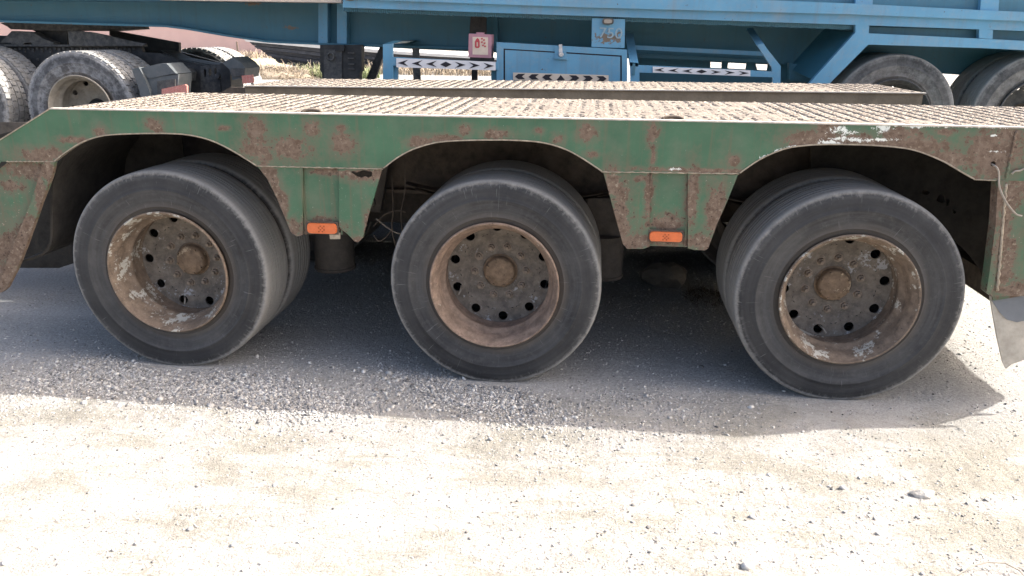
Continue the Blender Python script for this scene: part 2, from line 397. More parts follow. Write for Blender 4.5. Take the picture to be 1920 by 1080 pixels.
def ground_mat():
    t = NT('dusty_gravel_ground')
    big = t.noise(1.3, 5, .6); mid = t.noise(5.5, 7, .65, dist=.3); fi = t.noise(70, 6, .7); gr = t.noise(170, 4, .7)
    c = t.mix(t.ramp(mid, .35, .65), (.375,.350,.315), (.50,.475,.435))
    str_ = t.noise(2.2, 6, .7, vec=t.scale(t.tc, (.55, 1.7, 1)), dist=.8)
    pm = t.math('ADD', t.math('ADD', t.math('MULTIPLY', big, .30), t.math('MULTIPLY', str_, .40)), t.math('ADD', t.math('MULTIPLY', fi, .18), t.math('MULTIPLY', gr, .12)))
    c = t.mix(t.math('MULTIPLY', t.ramp(pm, .488, .535), .8), c, t.mix(t.ramp(gr, .44, .56), (.155,.138,.100), (.415,.392,.325)))
    c = t.mix(t.math('MULTIPLY', t.ramp(fi, .50, .68), .5), c, (.30,.29,.28))
    c = t.mix(t.math('MULTIPLY', t.ramp(gr, .58, .64), .85), c, (.10,.095,.09))
    c = t.mix(t.math('MULTIPLY', t.ramp(t.noise(48, 4, .6, vec=t.scale(t.tc, (.55, 1.5, 1)), dist=.5), .635, .66), .7), c, (.15,.135,.115))
    c = t.mix(t.math('MULTIPLY', t.ramp(gr, .42, .34), .55), c, (.56,.55,.53))
    trk = t.noise(1.0, 5, .65, vec=t.scale(t.tc, (26, 1.6, 1)), dist=1.2)
    c = t.mix(t.math('MULTIPLY', t.math('MULTIPLY', t.ramp(trk, .52, .66), t.ramp(big, .44, .58)), .45), c, (.21,.195,.165))
    # shade tone under the trailer painted in: neutral grey gravel, darker further back
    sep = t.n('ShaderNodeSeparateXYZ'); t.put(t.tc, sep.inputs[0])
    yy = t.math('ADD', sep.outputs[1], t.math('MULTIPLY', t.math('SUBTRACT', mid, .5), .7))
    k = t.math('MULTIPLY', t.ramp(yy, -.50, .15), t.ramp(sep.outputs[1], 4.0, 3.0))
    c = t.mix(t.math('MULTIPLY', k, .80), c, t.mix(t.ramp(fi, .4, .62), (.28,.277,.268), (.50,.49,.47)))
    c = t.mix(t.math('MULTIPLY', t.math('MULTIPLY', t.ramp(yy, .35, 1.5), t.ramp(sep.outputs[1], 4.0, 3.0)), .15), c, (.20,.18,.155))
    t.bump(t.math('ADD', t.math('MULTIPLY', fi, .7), t.math('MULTIPLY', gr, .6)), .016, .9)
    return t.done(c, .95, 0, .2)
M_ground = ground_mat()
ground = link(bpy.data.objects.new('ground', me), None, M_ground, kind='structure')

# ------------------------------------------------------------ gravel: thousands of small angular stones, one mass
def stone_mat():
    t = NT('gravel_stone'); a = t.n('ShaderNodeAttribute', attribute_name='tone').outputs['Fac']
    c = t.mix(a, (.14,.138,.135), (.66,.64,.60)); c = t.mix(t.math('MULTIPLY', t.ramp(t.noise(60, 4), .45, .7), .3), c, (.40,.34,.27))
    t.bump(t.noise(220, 3), .001); return t.done(c, .9, 0, .25)
M_stone = stone_mat()
ph = (1+5**.5)/2
ICO = np.array([(-1,ph,0),(1,ph,0),(-1,-ph,0),(1,-ph,0),(0,-1,ph),(0,1,ph),(0,-1,-ph),(0,1,-ph),(ph,0,-1),(ph,0,1),(-ph,0,-1),(-ph,0,1)], float); ICO /= np.linalg.norm(ICO[0])
ICF = np.array([(0,11,5),(0,5,1),(0,1,7),(0,7,10),(0,10,11),(1,5,9),(5,11,4),(11,10,2),(10,7,6),(7,1,8),(3,9,4),(3,4,2),(3,2,6),(3,6,8),(3,8,9),(4,9,5),(2,4,11),(6,2,10),(8,6,7),(9,8,1)])
def stones_mesh(name, xs, ys, sz, sink=.30):
    n = len(xs); V = ICO[None]*(1+rng.uniform(-.32, .32, (n, 12, 1)))
    V = V*rng.uniform([.8,.55,.35], [1.35,1.0,.75], (n, 3))[:, None]
    a = rng.uniform(0, 2*PI, n); b = rng.normal(0, .35, n)
    ca, sa, cb, sb = np.cos(a), np.sin(a), np.cos(b), np.sin(b)
    x = V[..., 0]*cb[:, None] - V[..., 2]*sb[:, None]; z = V[..., 0]*sb[:, None] + V[..., 2]*cb[:, None]; y = V[..., 1]
    x, y = x*ca[:, None]-y*sa[:, None], x*sa[:, None]+y*ca[:, None]
    V = np.stack([x, y, z], -1)*sz[:, None, None]*.5
    V[..., 0] += xs[:, None]; V[..., 1] += ys[:, None]; V[..., 2] += (gheight(xs, ys) + sz*.5*(.5-sink))[:, None]
    Fc = (ICF[None] + (np.arange(n)*12)[:, None, None]).reshape(-1, 3)
    m = bpy.data.meshes.new(name); m.vertices.add(n*12); m.vertices.foreach_set('co', V.astype(np.float32).ravel())
    m.loops.add(Fc.size); m.loops.foreach_set('vertex_index', Fc.ravel().astype(np.int32))
    m.polygons.add(len(Fc)); m.polygons.foreach_set('loop_start', (np.arange(len(Fc))*3).astype(np.int32)); m.update(calc_edges=True)
    at = m.attributes.new('tone', 'FLOAT', 'POINT'); at.data.foreach_set('value', np.repeat(np.clip(rng.normal(.50, .30, n), 0, 1), 12).astype(np.float32))
    return m
def scatter(n, smin, smax, p=2.2, bias=1.0):
    xs = rng.uniform(-3.2, 3.8, n*4); ys = rng.uniform(-1.9, 3.0, n*4)
    keep = rng.uniform(0, 1, n*4) < gravelly(xs, ys)**bias
    for cx in (-1.686, 0, 1.686): keep &= ~((abs(xs-cx) < .17) & (ys > -.03) & (ys < .75))
    xs, ys = xs[keep][:n], ys[keep][:n]; sz = smin + (smax-smin)*rng.uniform(0, 1, len(xs))**p
    return xs, ys, sz
def band(n, smin, smax, p):
    xs = rng.normal(-1.0, 1.15, n); ys = rng.normal(-.20, .15, n)
    keep = rng.uniform(0, 1, n) < np.clip(.5+1.7*vnoise(xs*1.7, ys*2.6, 31), .06, 1)*np.clip((1.5-xs)/1.2, .12, 1)
    for cx in (-1.686, 0, 1.686): keep &= ~((abs(xs-cx) < .17) & (ys > -.02))
    xs, ys = xs[keep], ys[keep]; return xs, ys, smin+(smax-smin)*rng.uniform(0, 1, len(xs))**p
parts = [scatter(26000, .004, .011, 2, .9), scatter(1800, .010, .020, 2.6, 1.3), scatter(13000, .004, .015, 2.4, 0.0), band(34000, .005, .015, 1.8), band(2600, .013, .030, 2)]
xs, ys, sz = [np.concatenate([p[k] for p in parts]) for k in range(3)]
link(bpy.data.objects.new('gravel', stones_mesh('gravel', xs, ys, sz)), ground, M_stone, kind='stuff')
# larger stones, each its own piece of the ground
big = [(787,732,.045),(586,737,.03),(730,700,.05),(760,708,.035),(870,712,.05),(640,748,.035),(475,742,.035),(300,750,.06),(330,755,.04),(395,760,.055),(285,748,.04),(158,757,.05),
 (1315,690,.045),(1360,685,.03),(985,780,.03),(1034,801,.03),(920,825,.035),(705,742,.05),(515,912,.035),(370,910,.028),(357,991,.035),(437,1022,.04),(212,1032,.03),(12,1055,.05),
 (1582,915,.05),(1585,960,.025),(1380,1018,.04),(1218,1037,.025),(1400,1062,.07),(1442,890,.03),(1722,970,.035),(1545,847,.025),(1307,862,.025),(1766,848,.022),(1480,950,.025),(1805,1068,.03),
 (1640,973,.03),(1410,970,.045),(1690,900,.02),(1850,940,.03),(560,1018,.025),(880,1010,.02),(255,1018,.04),(1225,700,.02),(1100,712,.025),(960,745,.03),(1195,722,.02),(600,790,.03),(915,825,.02),(1160,845,.025),(1345,1000,.028),(60,700,.03),(240,715,.03),(120,735,.03),(540,700,.03),(620,690,.025),(690,665,.03),(1830,690,.025),(1800,665,.03)]
for u, v, s in big:
    p = P(u, v, z=0); hx = float(gheight(np.array([p.x]), np.array([p.y]))[0])
    m = stones_mesh('stone', np.array([0.0]), np.array([0.0]), np.array([s*.72]), .3)
    h0 = float(gheight(np.array([0.0]), np.array([0.0]))[0])
    link(bpy.data.objects.new('stone', m), ground, M_stone).location = (p.x, p.y, hx-h0)
# broken clod and twig in the foreground
def rock(name, loc, size, seed, mat, sub=3, flat=.6, rough=.28, **kw):
    bm = bmesh.new(); bmesh.ops.create_icosphere(bm, subdivisions=sub, radius=1)
    r = np.random.default_rng(seed); planes = [(Vector(r.normal(size=3)).normalized(), r.uniform(.62, .9)) for _ in range(11)]
    for v in bm.verts:
        co = v.co.copy()
        for n_, d in planes:
            k = co.dot(n_)
            if k > d: co -= n_*(k-d)
        v.co = Vector((co.x*size[0], co.y*size[1], co.z*size[2]*flat)) * (1+rough*.12*math.sin(co.x*9+co.y*7+seed))
    me = bpy.data.meshes.new(name); bm.to_mesh(me); bm.free()
    o = link(bpy.data.objects.new(name, me), None, mat, **kw); o.location = loc; return o
M_rock = simple('dull_boulder', (.15,.13,.105), .95, 0, .25, 7, (.22,.19,.15), .4, .006, 30)
M_clod = simple('pale_clod', (.45,.42,.37), .95, 0, .25, 20, None, 0, .006, 80)
p = P(1245, 535, z=0)
rock('boulder', (p.x, p.y, .055), (.17, .14, .20), 5, M_rock, label='dull brown boulder on the shaded ground behind the wheel gap under the green trailer', category='rock')
p = P(1728, 930, z=0)
rock('clod', (p.x, p.y, .012), (.05, .028, .035), 11, M_clod, sub=3, label='broken pale clod of earth with dark underside in the sunlit foreground', category='clod')
t = MB(); pts = [P(u, v, z=.008) for u, v in ((1790,1079),(1822,1066),(1850,1062),(1882,1064),(1910,1075),(1925,1085))]
t.tube([(q.x, q.y, .006+.02*math.sin(k*.6)) for k, q in enumerate(pts)], .0022, 6)
t.build('twig', M_wire, None, label='thin curved dry twig lying on sunlit ground at the bottom corner', category='twig')

# ------------------------------------------------------------ wheels
def tyre_profile():
    half = [(.296,.062),(.303,.046),(.318,.030),(.325,.027),(.340,.022),(.343,.0175),(.347,.0175),(.350,.019),(.375,.010),(.40,.0035),(.425,0.0),(.428,-.0025),(.432,-.0025),(.435,0.0),
            (.455,.001),(.475,.003),(.492,.006),(.503,.009),(.5055,.0115),(.5075,.0105),(.516,.015),(.5225,.023),(.5255,.036),(.5262,.052)]
    gr = [.083,.128,.172]
    t = []
    for g in gr: t += [(.5268,g-.005),(.5180,g-.0035),(.5180,g+.0035),(.5268,g+.005)]
    full = half + t
    mir = [(r, .372-y) for r, y in reversed(full)]
    return full + mir
TP = [(r, y*.31/.372 + .03) for r, y in tyre_profile()]
def tyre_mesh(name, prof, seg=120, flat=.519):
    b = MB(); b.lathe(prof, seg); me = bpy.data.meshes.new(name)
    v = np.array(b.v); yc = (prof[0][1]+prof[-1][1])/2
    lo = v[:, 2] < -flat+.012
    k = np.clip((-flat+.012-v[:, 2])/.02, 0, 1)
    v[:, 2] = np.maximum(v[:, 2], -flat+.001)
    low = np.clip((-.36-v[:, 2])/.14, 0, 1); v[:, 1] = yc + (v[:, 1]-yc)*(1+.06*low)
    me.from_pydata([tuple(p) for p in v], [], b.f); me.update()
    me.polygons.foreach_set('use_smooth', [True]*len(me.polygons)); me.set_sharp_from_angle(angle=math.radians(50))
    return me
def rim_mesh():
    b = MB()
    b.lathe([(.300,.070),(.303,.052),(.316,.040),(.3215,.030),(.3215,.022),(.317,.0165),(.311,.019),(.307,.030),(.300,.045),(.292,.056),(.288,.075),(.284,.105),(.279,.122),(.270,.134),(.2635,.145),(.2635,.155),(.268,.172),(.277,.200),(.277,.268),(.273,.275)], 96)
    return b
def disc_mesh(nh=10, rh=.0245, ring=.2425, r0=.205, r1=.2745, a0=0.0):
    b = MB(); N = 24
    def yof(r):   # dished disc, slightly deeper in the middle
        return .270 + .010*max(0, (r1-r)/.03 if r1-r < .03 else 1) + max(0, (r0+.01-r))*0.2
    step = 2*PI/nh
    for h in range(nh):
        ac = a0 + h*step; hc = Vector((ring*math.cos(ac), ring*math.sin(ac)))
        outer = []; inner = []
        for k in range(N):
            g = 2*PI*k/N; d = Vector((math.cos(g+ac), math.sin(g+ac)))
            lo_, hi_ = 0.0, .2
            for _ in range(26):
                m = (lo_+hi_)/2; q = hc+d*m; r = q.length; an = (math.atan2(q.y, q.x)-ac+PI) % (2*PI) - PI
                if r0 < r < r1 and abs(an) < step/2: lo_ = m
                else: hi_ = m
            q = hc+d*lo_; outer.append(q); inner.append(hc+d*rh)
        v = [(q.x, yof(q.length), q.y) for q in outer] + [(q.x, yof(q.length)-.0015, q.y) for q in inner] + [(q.x, yof(q.length)+.012, q.y) for q in inner]
        f = []
        for k in range(N):
            k2 = (k+1) % N; f += [(k, k2, N+k2, N+k), (N+k, N+k2, 2*N+k2, 2*N+k)]
        b.add(v, f)
    # corner webs: radial strips between sectors
    w_ = .004
    for h in range(nh):
        an = a0 + (h+.5)*step; ca, sa = math.cos(an), math.sin(an)
        v = []
        for r in (r0-.001, r0+.012, r1-.012, r1+.001):
            for s_ in (-1, 1):
                wd = .012 if r in (r0-.001, r1+.001) else .002
                v.append((r*ca - s_*wd*sa, yof(r)+.0012, r*sa + s_*wd*ca))
        b.add(v, [(0,1,3,2),(2,3,5,4),(4,5,7,6)])
    b.lathe([(r0+.001, yof(r0)),(.190,.289),(.174,.297),(.165,.300),(.095,.300),(.090,.304)], 64)
    b.lathe([(.2755,.268),(.2755,.30)], 48)
    return b
def nut_mesh():
    b = MB(); b.lathe([(.0001,-.034),(.0095,-.034),(.0105,-.031),(.0105,-.016),(.0165,-.015),(.0185,-.004),(.0185,0),(.024,0),(.024,.004)], 6); return b
def hub_mesh(v=0):
    b = MB()
    b.lathe([(.0001,-.048),(.030,-.049),(.048,-.047),(.052,-.044),(.068,-.043),(.0755,-.038),(.080,-.028),(.081,.0),(.0845,.002),(.088,.004),(.094,.006),(.095,.050)], 40)
    for k in range(8):
        g = 2*PI*(k+.3)/8; x, z = .070*math.cos(g), .070*math.sin(g)
        b.add([(x+.006*math.cos(2*PI*j/6), yy, z+.006*math.sin(2*PI*j/6)) for yy in (-.040,-.050) for j in range(6)], [tuple((j, (j+1)%6, 6+(j+1)%6, 6+j)) for j in range(6)]+[tuple(range(6,12))])
    return b
me_tyre = tyre_mesh('tyre', TP); me_tyre.materials.append(M_tyre)
me_tyre_in = tyre_mesh('inner_tyre', [(r, y+.35) for r, y in TP], 96); me_tyre_in.materials.append(M_tyre_in)
def me_of(b, name, mat, smooth=SM):
    m = bpy.data.meshes.new(name); m.from_pydata(b.v, [], b.f); m.update(); m.polygons.foreach_set('use_smooth', [True]*len(m.polygons))
    m.set_sharp_from_angle(angle=smooth); m.materials.append(mat); return m
me_rimA = me_of(rim_mesh(), 'rim', M_rimA); me_rimB = me_of(rim_mesh(), 'rim', M_rimB)
me_nut = me_of(nut_mesh(), 'wheel_nut', M_bolt); me_hub = me_of(hub_mesh(), 'hub_cap', M_hub)
b = MB(); b.lathe([(.249,.30),(.249,.37),(.215,.42),(.20,.44),(.20,.75),(.0,.76)], 40); me_drum = me_of(b, 'brake_drum', M_dark)
def sub(me, name, parent, loc=(0,0,0), rot=0, **kw):
    o = bpy.data.objects.new(name, me); COL.objects.link(o); o.parent = parent; o.location = loc
    if rot: o.rotation_euler = (0, rot, 0)
    for k, v in kw.items(): o[k] = v
    return o

trailer = thing('lowbed_trailer', 'rusty green three-axle lowbed trailer with twin dusty tread-plate decks and low side skirts', 'trailer')
AX = [-1.6863, 0.0, 1.6863]; ZC = .52
holes0 = [math.radians(0), math.radians(22), math.radians(7)]
studs0 = [0.1, 0.05, .25]
for k, cx in enumerate(AX):
    wh = bpy.data.objects.new('wheel', None); COL.objects.link(wh); wh.parent = trailer; wh.location = (cx, 0, ZC)
    sub(me_tyre, 'tyre', wh)
    sub(me_rimB if k == 1 else me_rimA, 'rim', wh, rot=1.1*k)
    md = me_of(disc_mesh(a0=holes0[k]), 'wheel_disc', M_disc); sub(md, 'wheel_disc', wh)
    sub(me_hub, 'hub_cap', wh, (0, .300, 0), .7*k)
    for j in range(10):
        g = studs0[k] + j*2*PI/10; sub(me_nut, 'wheel_nut', wh, (.135*math.cos(g), .2995, .135*math.sin(g)), j*.7)
    vb = MB(); g = holes0[k]-2*PI*3/10*(1 if k != 1 else 1.66); vb.tube([(.225*math.cos(g), .285, .225*math.sin(g)), (.232*math.cos(g+.08), .255, .232*math.sin(g+.08)), (.245*math.cos(g+.12), .235, .245*math.sin(g+.12))], .0045, 8)
    vb.build('valve_stem', M_wire, wh, True)
    wi = bpy.data.objects.new('inner_wheel', None); COL.objects.link(wi); wi.parent = trailer; wi.location = (cx, 0, ZC)
    sub(me_tyre_in, 'tyre', wi); sub(me_drum, 'brake_drum', wi)
    # far side pair
    wf = bpy.data.objects.new('far_wheel', None); COL.objects.link(wf); wf.parent = trailer; wf.location = (cx, 2.05, ZC)
    sub(me_tyre_in, 'tyre', wf); sub(me_tyre_in, 'tyre', wf, (0, -.35, 0))
    ax = MB(); ax.tube([(cx, .7, ZC), (cx, 2.2, ZC)], .065, 14); ax.box((cx-.06, 1.35, ZC-.09), (cx+.06, 1.55, ZC+.09)); ax.build('axle', M_under, trailer, SM)

# ------------------------------------------------------------ green trailer body
ZD = 1.3365
XE = 2.88; XF = 2.66
arch1 = smooth_line([(103,303),(122,288),(150,270),(175,260),(205,254),(260,251.5),(320,251.5),(360,255),(400,266),(440,286),(480,311)], 5)
arch2 = smooth_line([(720,316),(745,297),(775,281),(815,269),(855,265),(915,263.5),(975,264.5),(1020,269),(1060,281),(1095,300),(1128,322)], 5)
arch3 = smooth_line([(1388,325),(1420,303),(1450,288),(1485,277),(1540,272),(1610,272.5),(1670,276),(1715,283),(1765,302),(1800,322),(1825,336)], 5)
seam_z = [XZ(*p) for p in arch1+arch2+arch3]
low = [XZ(100,303)[1]]
out = [(-2.158, ZD), (-2.62, 1.09), (-3.9, 1.04), (-3.9, .80), (-2.62, .93), XZ(0,303)] + [XZ(*p) for p in arch1] + [XZ(*p) for p in arch2] + [XZ(*p) for p in arch3] + [XZ(1868,338)]
zr = XZ(1868,338)[1]
holeR = [(XZ(1862,307)[0]+.011*math.cos(a), XZ(1862,307)[1]+.011*math.sin(a)) for a in np.linspace(0, 2*PI, 12, endpoint=False)]
out += [(XE, zr), (XE, ZD)]
fb = MB(); fb.prism([out, holeR], 0.0, .012); fb.build('side_fascia', M_green, trailer)
# thin added trim imitating the bright halo line along the arches
def ribbon(name, pts, wdt, y0, y1, mat, parent, **kw):
    b = MB(); n = len(pts); L = []
    for k in range(n):
        a = Vector(pts[max(k-1,0)]); c = Vector(pts[min(k+1,n-1)]); d = (c-a).normalized(); nn = Vector((-d.y, d.x))
        p = Vector(pts[k]); L.append((p, p+nn*wdt))
    for k in range(n-1):
        q = [L[k][0], L[k+1][0], L[k+1][1], L[k][1]]
        b.prism([(p.x, p.y) for p in q], y0, y1)
    return b.build(name, mat, parent, **kw)
for a in (arch1, arch2, arch3): ribbon('arch_halo_trim', [XZ(*p) for p in a], .006, -.003, .020, M_edge, trailer)
b = MB(); b.box((-2.158, -.004, ZD), (XE, .032, ZD+.006)); b.build('deck_edge', M_lip, trailer)
a2 = math.atan2(ZD-1.09, 2.62-2.158); b = MB(); b.prism([(-2.158, ZD), (-2.158, ZD+.006), (-2.62, 1.096), (-2.62, 1.09)], -.004, .03); b.build('deck_edge', M_edge, trailer)
# skirt 1 (between wheels 1 and 2): wings plus a recessed centre
Y0 = 0.004
def pxpoly(b, pts, y0, y1, holes=()):
    b.prism([[XZ(*p) for p in pts]] + [[XZ(*p) for p in h] for h in holes], y0, y1); return b
hole = [(656,322),(663,321),(668,324),(680,319),(690,321),(697,322),(698,330),(690,334),(683,331),(676,334),(668,331),(662,327)]
sk = MB()
pxpoly(sk, [(482,312),(567,312),(567,441),(556,444),(545,436),(520,375),(500,335)], Y0, .014)
pxpoly(sk, [(635,314),(716,317),(700,372),(690,405),(680,446),(671,455),(664,453),(652,440),(640,431),(635,424)], Y0, .014, [hole])
pxpoly(sk, [(567,312),(635,314),(635,440),(567,441)], .020, .028)
for u in (567, 635):
    x = XZ(u, 370)[0]; z0 = XZ(u, 441)[1]; z1 = XZ(u, 313)[1]; sk.prism([(x-.004, z0), (x+.004, z0), (x+.004, z1), (x-.004, z1)], .0145, .0195)
sk.build('side_skirt', M_green, trailer)
sk = MB(); pxpoly(sk, [(616,437),(637,437),(637,449),(618,449)], .006, .012); sk.build('bracket_tab', M_edge, trailer)
sk = MB()
pxpoly(sk, [(1131,323),(1218,325),(1218,463),(1207,467),(1176,467),(1168,458),(1152,400)], Y0, .014)
pxpoly(sk, [(1290,326),(1384,328),(1365,375),(1345,420),(1328,466),(1322,470),(1302,469),(1290,466)], Y0, .014)
pxpoly(sk, [(1218,325),(1290,326),(1290,465),(1218,463)], .020, .028)
for u in (1218, 1290):
    x = XZ(u, 390)[0]; z0 = XZ(u, 464)[1]; z1 = XZ(u, 326)[1]; sk.prism([(x-.004, z0), (x+.004, z0), (x+.004, z1), (x-.004, z1)], .0145, .0195)
sk.build('side_skirt', M_green, trailer)
# seam weld beads
for a, c in (((480,311.5),(718,317)), ((1128,322.5),(1386,326)), ((12,303),(101,303)), ((1826,336.5),(1868,338.5))):
    n = 40; pts = []
    for k in range(n+1):
        s_ = k/n; x, z = XZ(a[0]+(c[0]-a[0])*s_, a[1]+(c[1]-a[1])*s_); pts.append((x, .001, z+.0012*math.sin(k*2.3)))
    MB().tube(pts, [.0028+.0012*math.sin(k*1.7) for k in range(n+1)], 6).build('weld_seam', M_edge, trailer, True)
# left lower panel with flange
sk = MB(); pxpoly(sk, [(-60,360),(10,304.5),(82,304.5),(62,370),(20,475),(-6,548),(-60,548)], .022, .032); sk.build('side_skirt', M_greenL, trailer)
sk = MB(); pxpoly(sk, [(82,304),(103,304),(99,325),(90,350),(78,380),(66,415),(50,460),(32,505),(14,540),(4,548),(-8,549),(20,475),(62,370)], -.004, .020); sk.build('skirt_flange', M_greenL, trailer)
# right tail panel
sk = MB(); pxpoly(sk, [(1884,338.5),(2120,345),(2160,548),(1860,557),(1868,500),(1876,420)], .003, .013)
sk.build('tail_panel', M_greenR, trailer)
sk = MB(); pxpoly(sk, [(1871,338.5),(1884,338.5),(1876,420),(1868,500),(1860,557),(1849,548),(1856,500),(1866,420)], -.004, .060); sk.build('tail_flange', M_greenR, trailer)
n = 26; pts = []
for k in range(n+1):
    s_ = k/n; x, z = XZ(1905-19*s_, 246+88*s_); pts.append((x+.002*math.sin(k*2.1), -.001, z))
MB().tube(pts, [.006+.002*math.sin(k*1.9) for k in range(n+1)], 6).build('weld_seam', M_green, trailer, True)
pts = []
for k in range(n+1):
    s_ = k/n; x, z = XZ(1886-16*s_, 345+200*s_); pts.append((x+.002*math.sin(k*2.7), .001, z))
MB().tube(pts, [.007+.003*math.sin(k*2.9) for k in range(n+1)], 6).build('weld_seam', M_edge, trailer, True)
tz = [(.014, ZD-.02), (.014, .62), (.06, .50), (.14, .38), (.23, .27), (2.9, .27), (3.05, .6), (3.05, 1.17), (1.6, 1.17), (1.17, ZD-.02)]
b = MB(); b.add([(XE-.012, y_, z_) for y_, z_ in tz]+[(XE, y_, z_) for y_, z_ in tz], [tuple(range(9,-1,-1)), tuple(range(10,20))]+[(j,(j+1)%10,10+(j+1)%10,10+j) for j in range(10)]); b.build('tail_plate', M_greenR, trailer)
b = MB(); b.box((XE-.14, .26, .28), (XE-.02, 2.9, .42)); b.box((XE-.11, .5, .42), (XE-.05, .6, .60)); b.box((XE-.11, 2.5, .42), (XE-.05, 2.6, .60)); b.build('underrun_bar', M_under2, trailer)
# mud flap
fl = MB(); q = [(1862,560),(1925,548),(2010,545),(2010,690),(1925,680),(1903,688),(1892,696),(1886,684),(1876,640),(1868,596)]
pxpoly(fl, q, .030, .040); fl.build('mud_flap', M_flap, trailer)
fl = MB(); pxpoly(fl, [(1864,566),(1935,552),(2012,545),(2012,590),(1935,603),(1912,608),(1893,603),(1880,590),(1870,575)], .026, .0285); fl.build('flap_patch', M_flap2, trailer)
fl = MB(); pxpoly(fl, [(1860,545),(1925,534),(2012,526),(2012,546),(1925,556),(1866,566)], .016, .026); fl.build('flap_clamp', M_greenR, trailer)
# wires
wp = [(1862,308),(1868,313),(1873,325),(1873,345),(1878,362),(1886,378),(1896,392),(1906,402),(1916,405)]
wq = [P(u, v, y=-.012-.02*min(1, k/5)) for k, (u, v) in enumerate(wp)]; wq[0].y = .02
MB().tube(smooth_line([tuple(p) for p in wq], 5), .0042, 7).build('hanging_wire', M_wire, trailer, True)
wq = [P(u, v, y=-.010) for u, v in ((1897,326),(1903,321),(1912,320),(1922,316),(1950,312))]
MB().tube(smooth_line([tuple(p) for p in wq], 4), .004, 6).build('hanging_wire', M_wire, trailer, True)

# amber side reflectors
def reflector(u0, v0, u1, v1, y):
    (x0, z1), (x1, z0) = XZ(u0, v0, y), XZ(u1, v1, y); r = (z1-z0)*.32; L = []
    for cx, cz, a in ((x1-r, z1-r, 0), (x0+r, z1-r, 90), (x0+r, z0+r, 180), (x1-r, z0+r, 270)):
        for j in range(5): g = math.radians(a+j*22.5); L.append((cx+r*math.cos(g), cz+r*math.sin(g)))
    b = MB(); b.prism([(x0-.006, z0-.004), (x1+.006, z0-.004), (x1+.006, z1+.007), (x0-.006, z1+.007)], y-.004, y+.004)
    o = b.build('reflector', M_under2, trailer)
    lens = MB(); n = len(L); v = []
    xc, zc = (x0+x1)/2, (z0+z1)/2
    for s_, yy in ((1, y-.005), (1, y-.012), (.93, y-.017)):
        for x, z in L: v.append((xc+(x-xc)*(1-(1-s_)*.3), yy, zc+(z-zc)*s_))
    f = [tuple(range(2*n, 3*n))]
    for k in range(2):
        for j in range(n): j2 = (j+1) % n; f.append((k*n+j, k*n+j2, (k+1)*n+j2, (k+1)*n+j))
    lens.add(v, f).build('amber_lens', M_orange, o)
    g = MB(); w3 = (x1-x0); s_ = (z1-z0)*.13
    for a in range(4):
        for c in range(4):
            if (a+c) % 2: continue
            gx0 = xc - s_*2.6 + a*s_*1.35; gz0 = zc - s_*2.6 + c*s_*1.35
            g.box((gx0, y-.0185, gz0), (gx0+s_, y-.0172, gz0+s_))
    g.build('lens_grid', M_orange_d, o)
reflector(577, 417, 633, 438, .006)
reflector(1218, 433, 1278, 453, .006)

# decks: plates, tread pattern, cross ties
T2 = .0052
def tilt(p): return Vector((p.x, p.y, p.z + T2*p.x))
def deck_strip(y0, y1, x0, x1, tf):
    b = MB(); b.box((x0, y0, ZD-.012), (x1, y1, ZD)); v = [tf(Vector(p)) for p in b.v]; b.v = [tuple(p) for p in v]
    dk = b.build('tread_deck', M_deck, trailer)
    if True:
        pitch = .036; V = []; Fc = []; r = np.random.default_rng(3)
        ii = 0
        yy = y0+.05; row = 0
        rv, rf = [], []
        while yy < y1-.02:
            xx = x0 + .03 + (row % 2)*pitch
            k = 0
            while xx < x1-.02:
                jx, jy = r.normal(0, .0035, 2)
                ang = (.62 if (row+k) % 2 else -.62)
                hl, hw, hh = .0150, .0060, .0052
                if r.random() > .04:
                    ca, sa = math.cos(ang), math.sin(ang); h = hh*r.uniform(.5, 1.15)
                    base = [(-hl,0),(0,-hw),(hl,0),(0,hw)]
                    n0 = len(rv)
                    for bx, by in base: rv.append((xx+jx+bx*ca-by*sa, yy+jy+bx*sa+by*ca, ZD))
                    for bx, by in base: rv.append((xx+jx+(bx*ca-by*sa)*.55, yy+jy+(bx*sa+by*ca)*.55, ZD+h))
                    rf += [(n0+4,n0+5,n0+6,n0+7)] + [(n0+j, n0+(j+1)%4, n0+4+(j+1)%4, n0+4+j) for j in range(4)]
                xx += pitch; k += 1
            yy += pitch*.55; row += 1
        rv = [tuple(tf(Vector(p))) for p in rv]
        mesh_obj('tread_lozenges', rv, rf, M_deck, dk, kind='stuff')
    return dk
ident = lambda p: p
deck_strip(.033, 1.17, -2.15, XE, ident)
deck_strip(2.06, 3.06, -2.10, XF, tilt)
# rough bands of caked dirt and cross ribs in the middle of the decks
M_dirt = simple('caked_dirt', (.24,.205,.168), .95, 0, .28, 14, (.21,.17,.13), .5, .006, 70)
for y0, y1, xa, xb, tf in ((.05, 1.15, -.35, 1.55, ident), (2.08, 3.0, -.2, 2.3, tilt), (.035, .30, -2.0, 2.8, ident)):
    xsn = np.arange(xa, xb, .012); ysn = np.arange(y0, y1, .012); A, B = np.meshgrid(xsn, ysn)
    e = np.minimum(np.minimum(A-xa, xb-A)/.25, 1) * np.minimum(np.minimum(B-y0, y1-B)/.06, 1)
    rib = np.maximum(0, np.sin((A*1.0+B*.35)*2*PI/.052))**2
    hgt = ZD - .004 + e*(.006 + .009*vnoise(A*5, B*9, 21) + .006*vnoise(A*28, B*34, 22)) + e*.004*rib*(1 if y1 > .5 else 0)
    n1, n2 = A.shape; vv = np.stack([A, B, hgt], -1).reshape(-1, 3); ids = np.arange(n1-1)[:, None]*n2+np.arange(n2-1)[None]
    ff = np.stack([ids, ids+1, ids+n2+1, ids+n2], -1).reshape(-1, 4)
    mesh_obj('caked_dirt', [tuple(tf(Vector(p))) for p in vv], [tuple(map(int, q_)) for q_ in ff], M_dirt, trailer, True, kind='stuff')
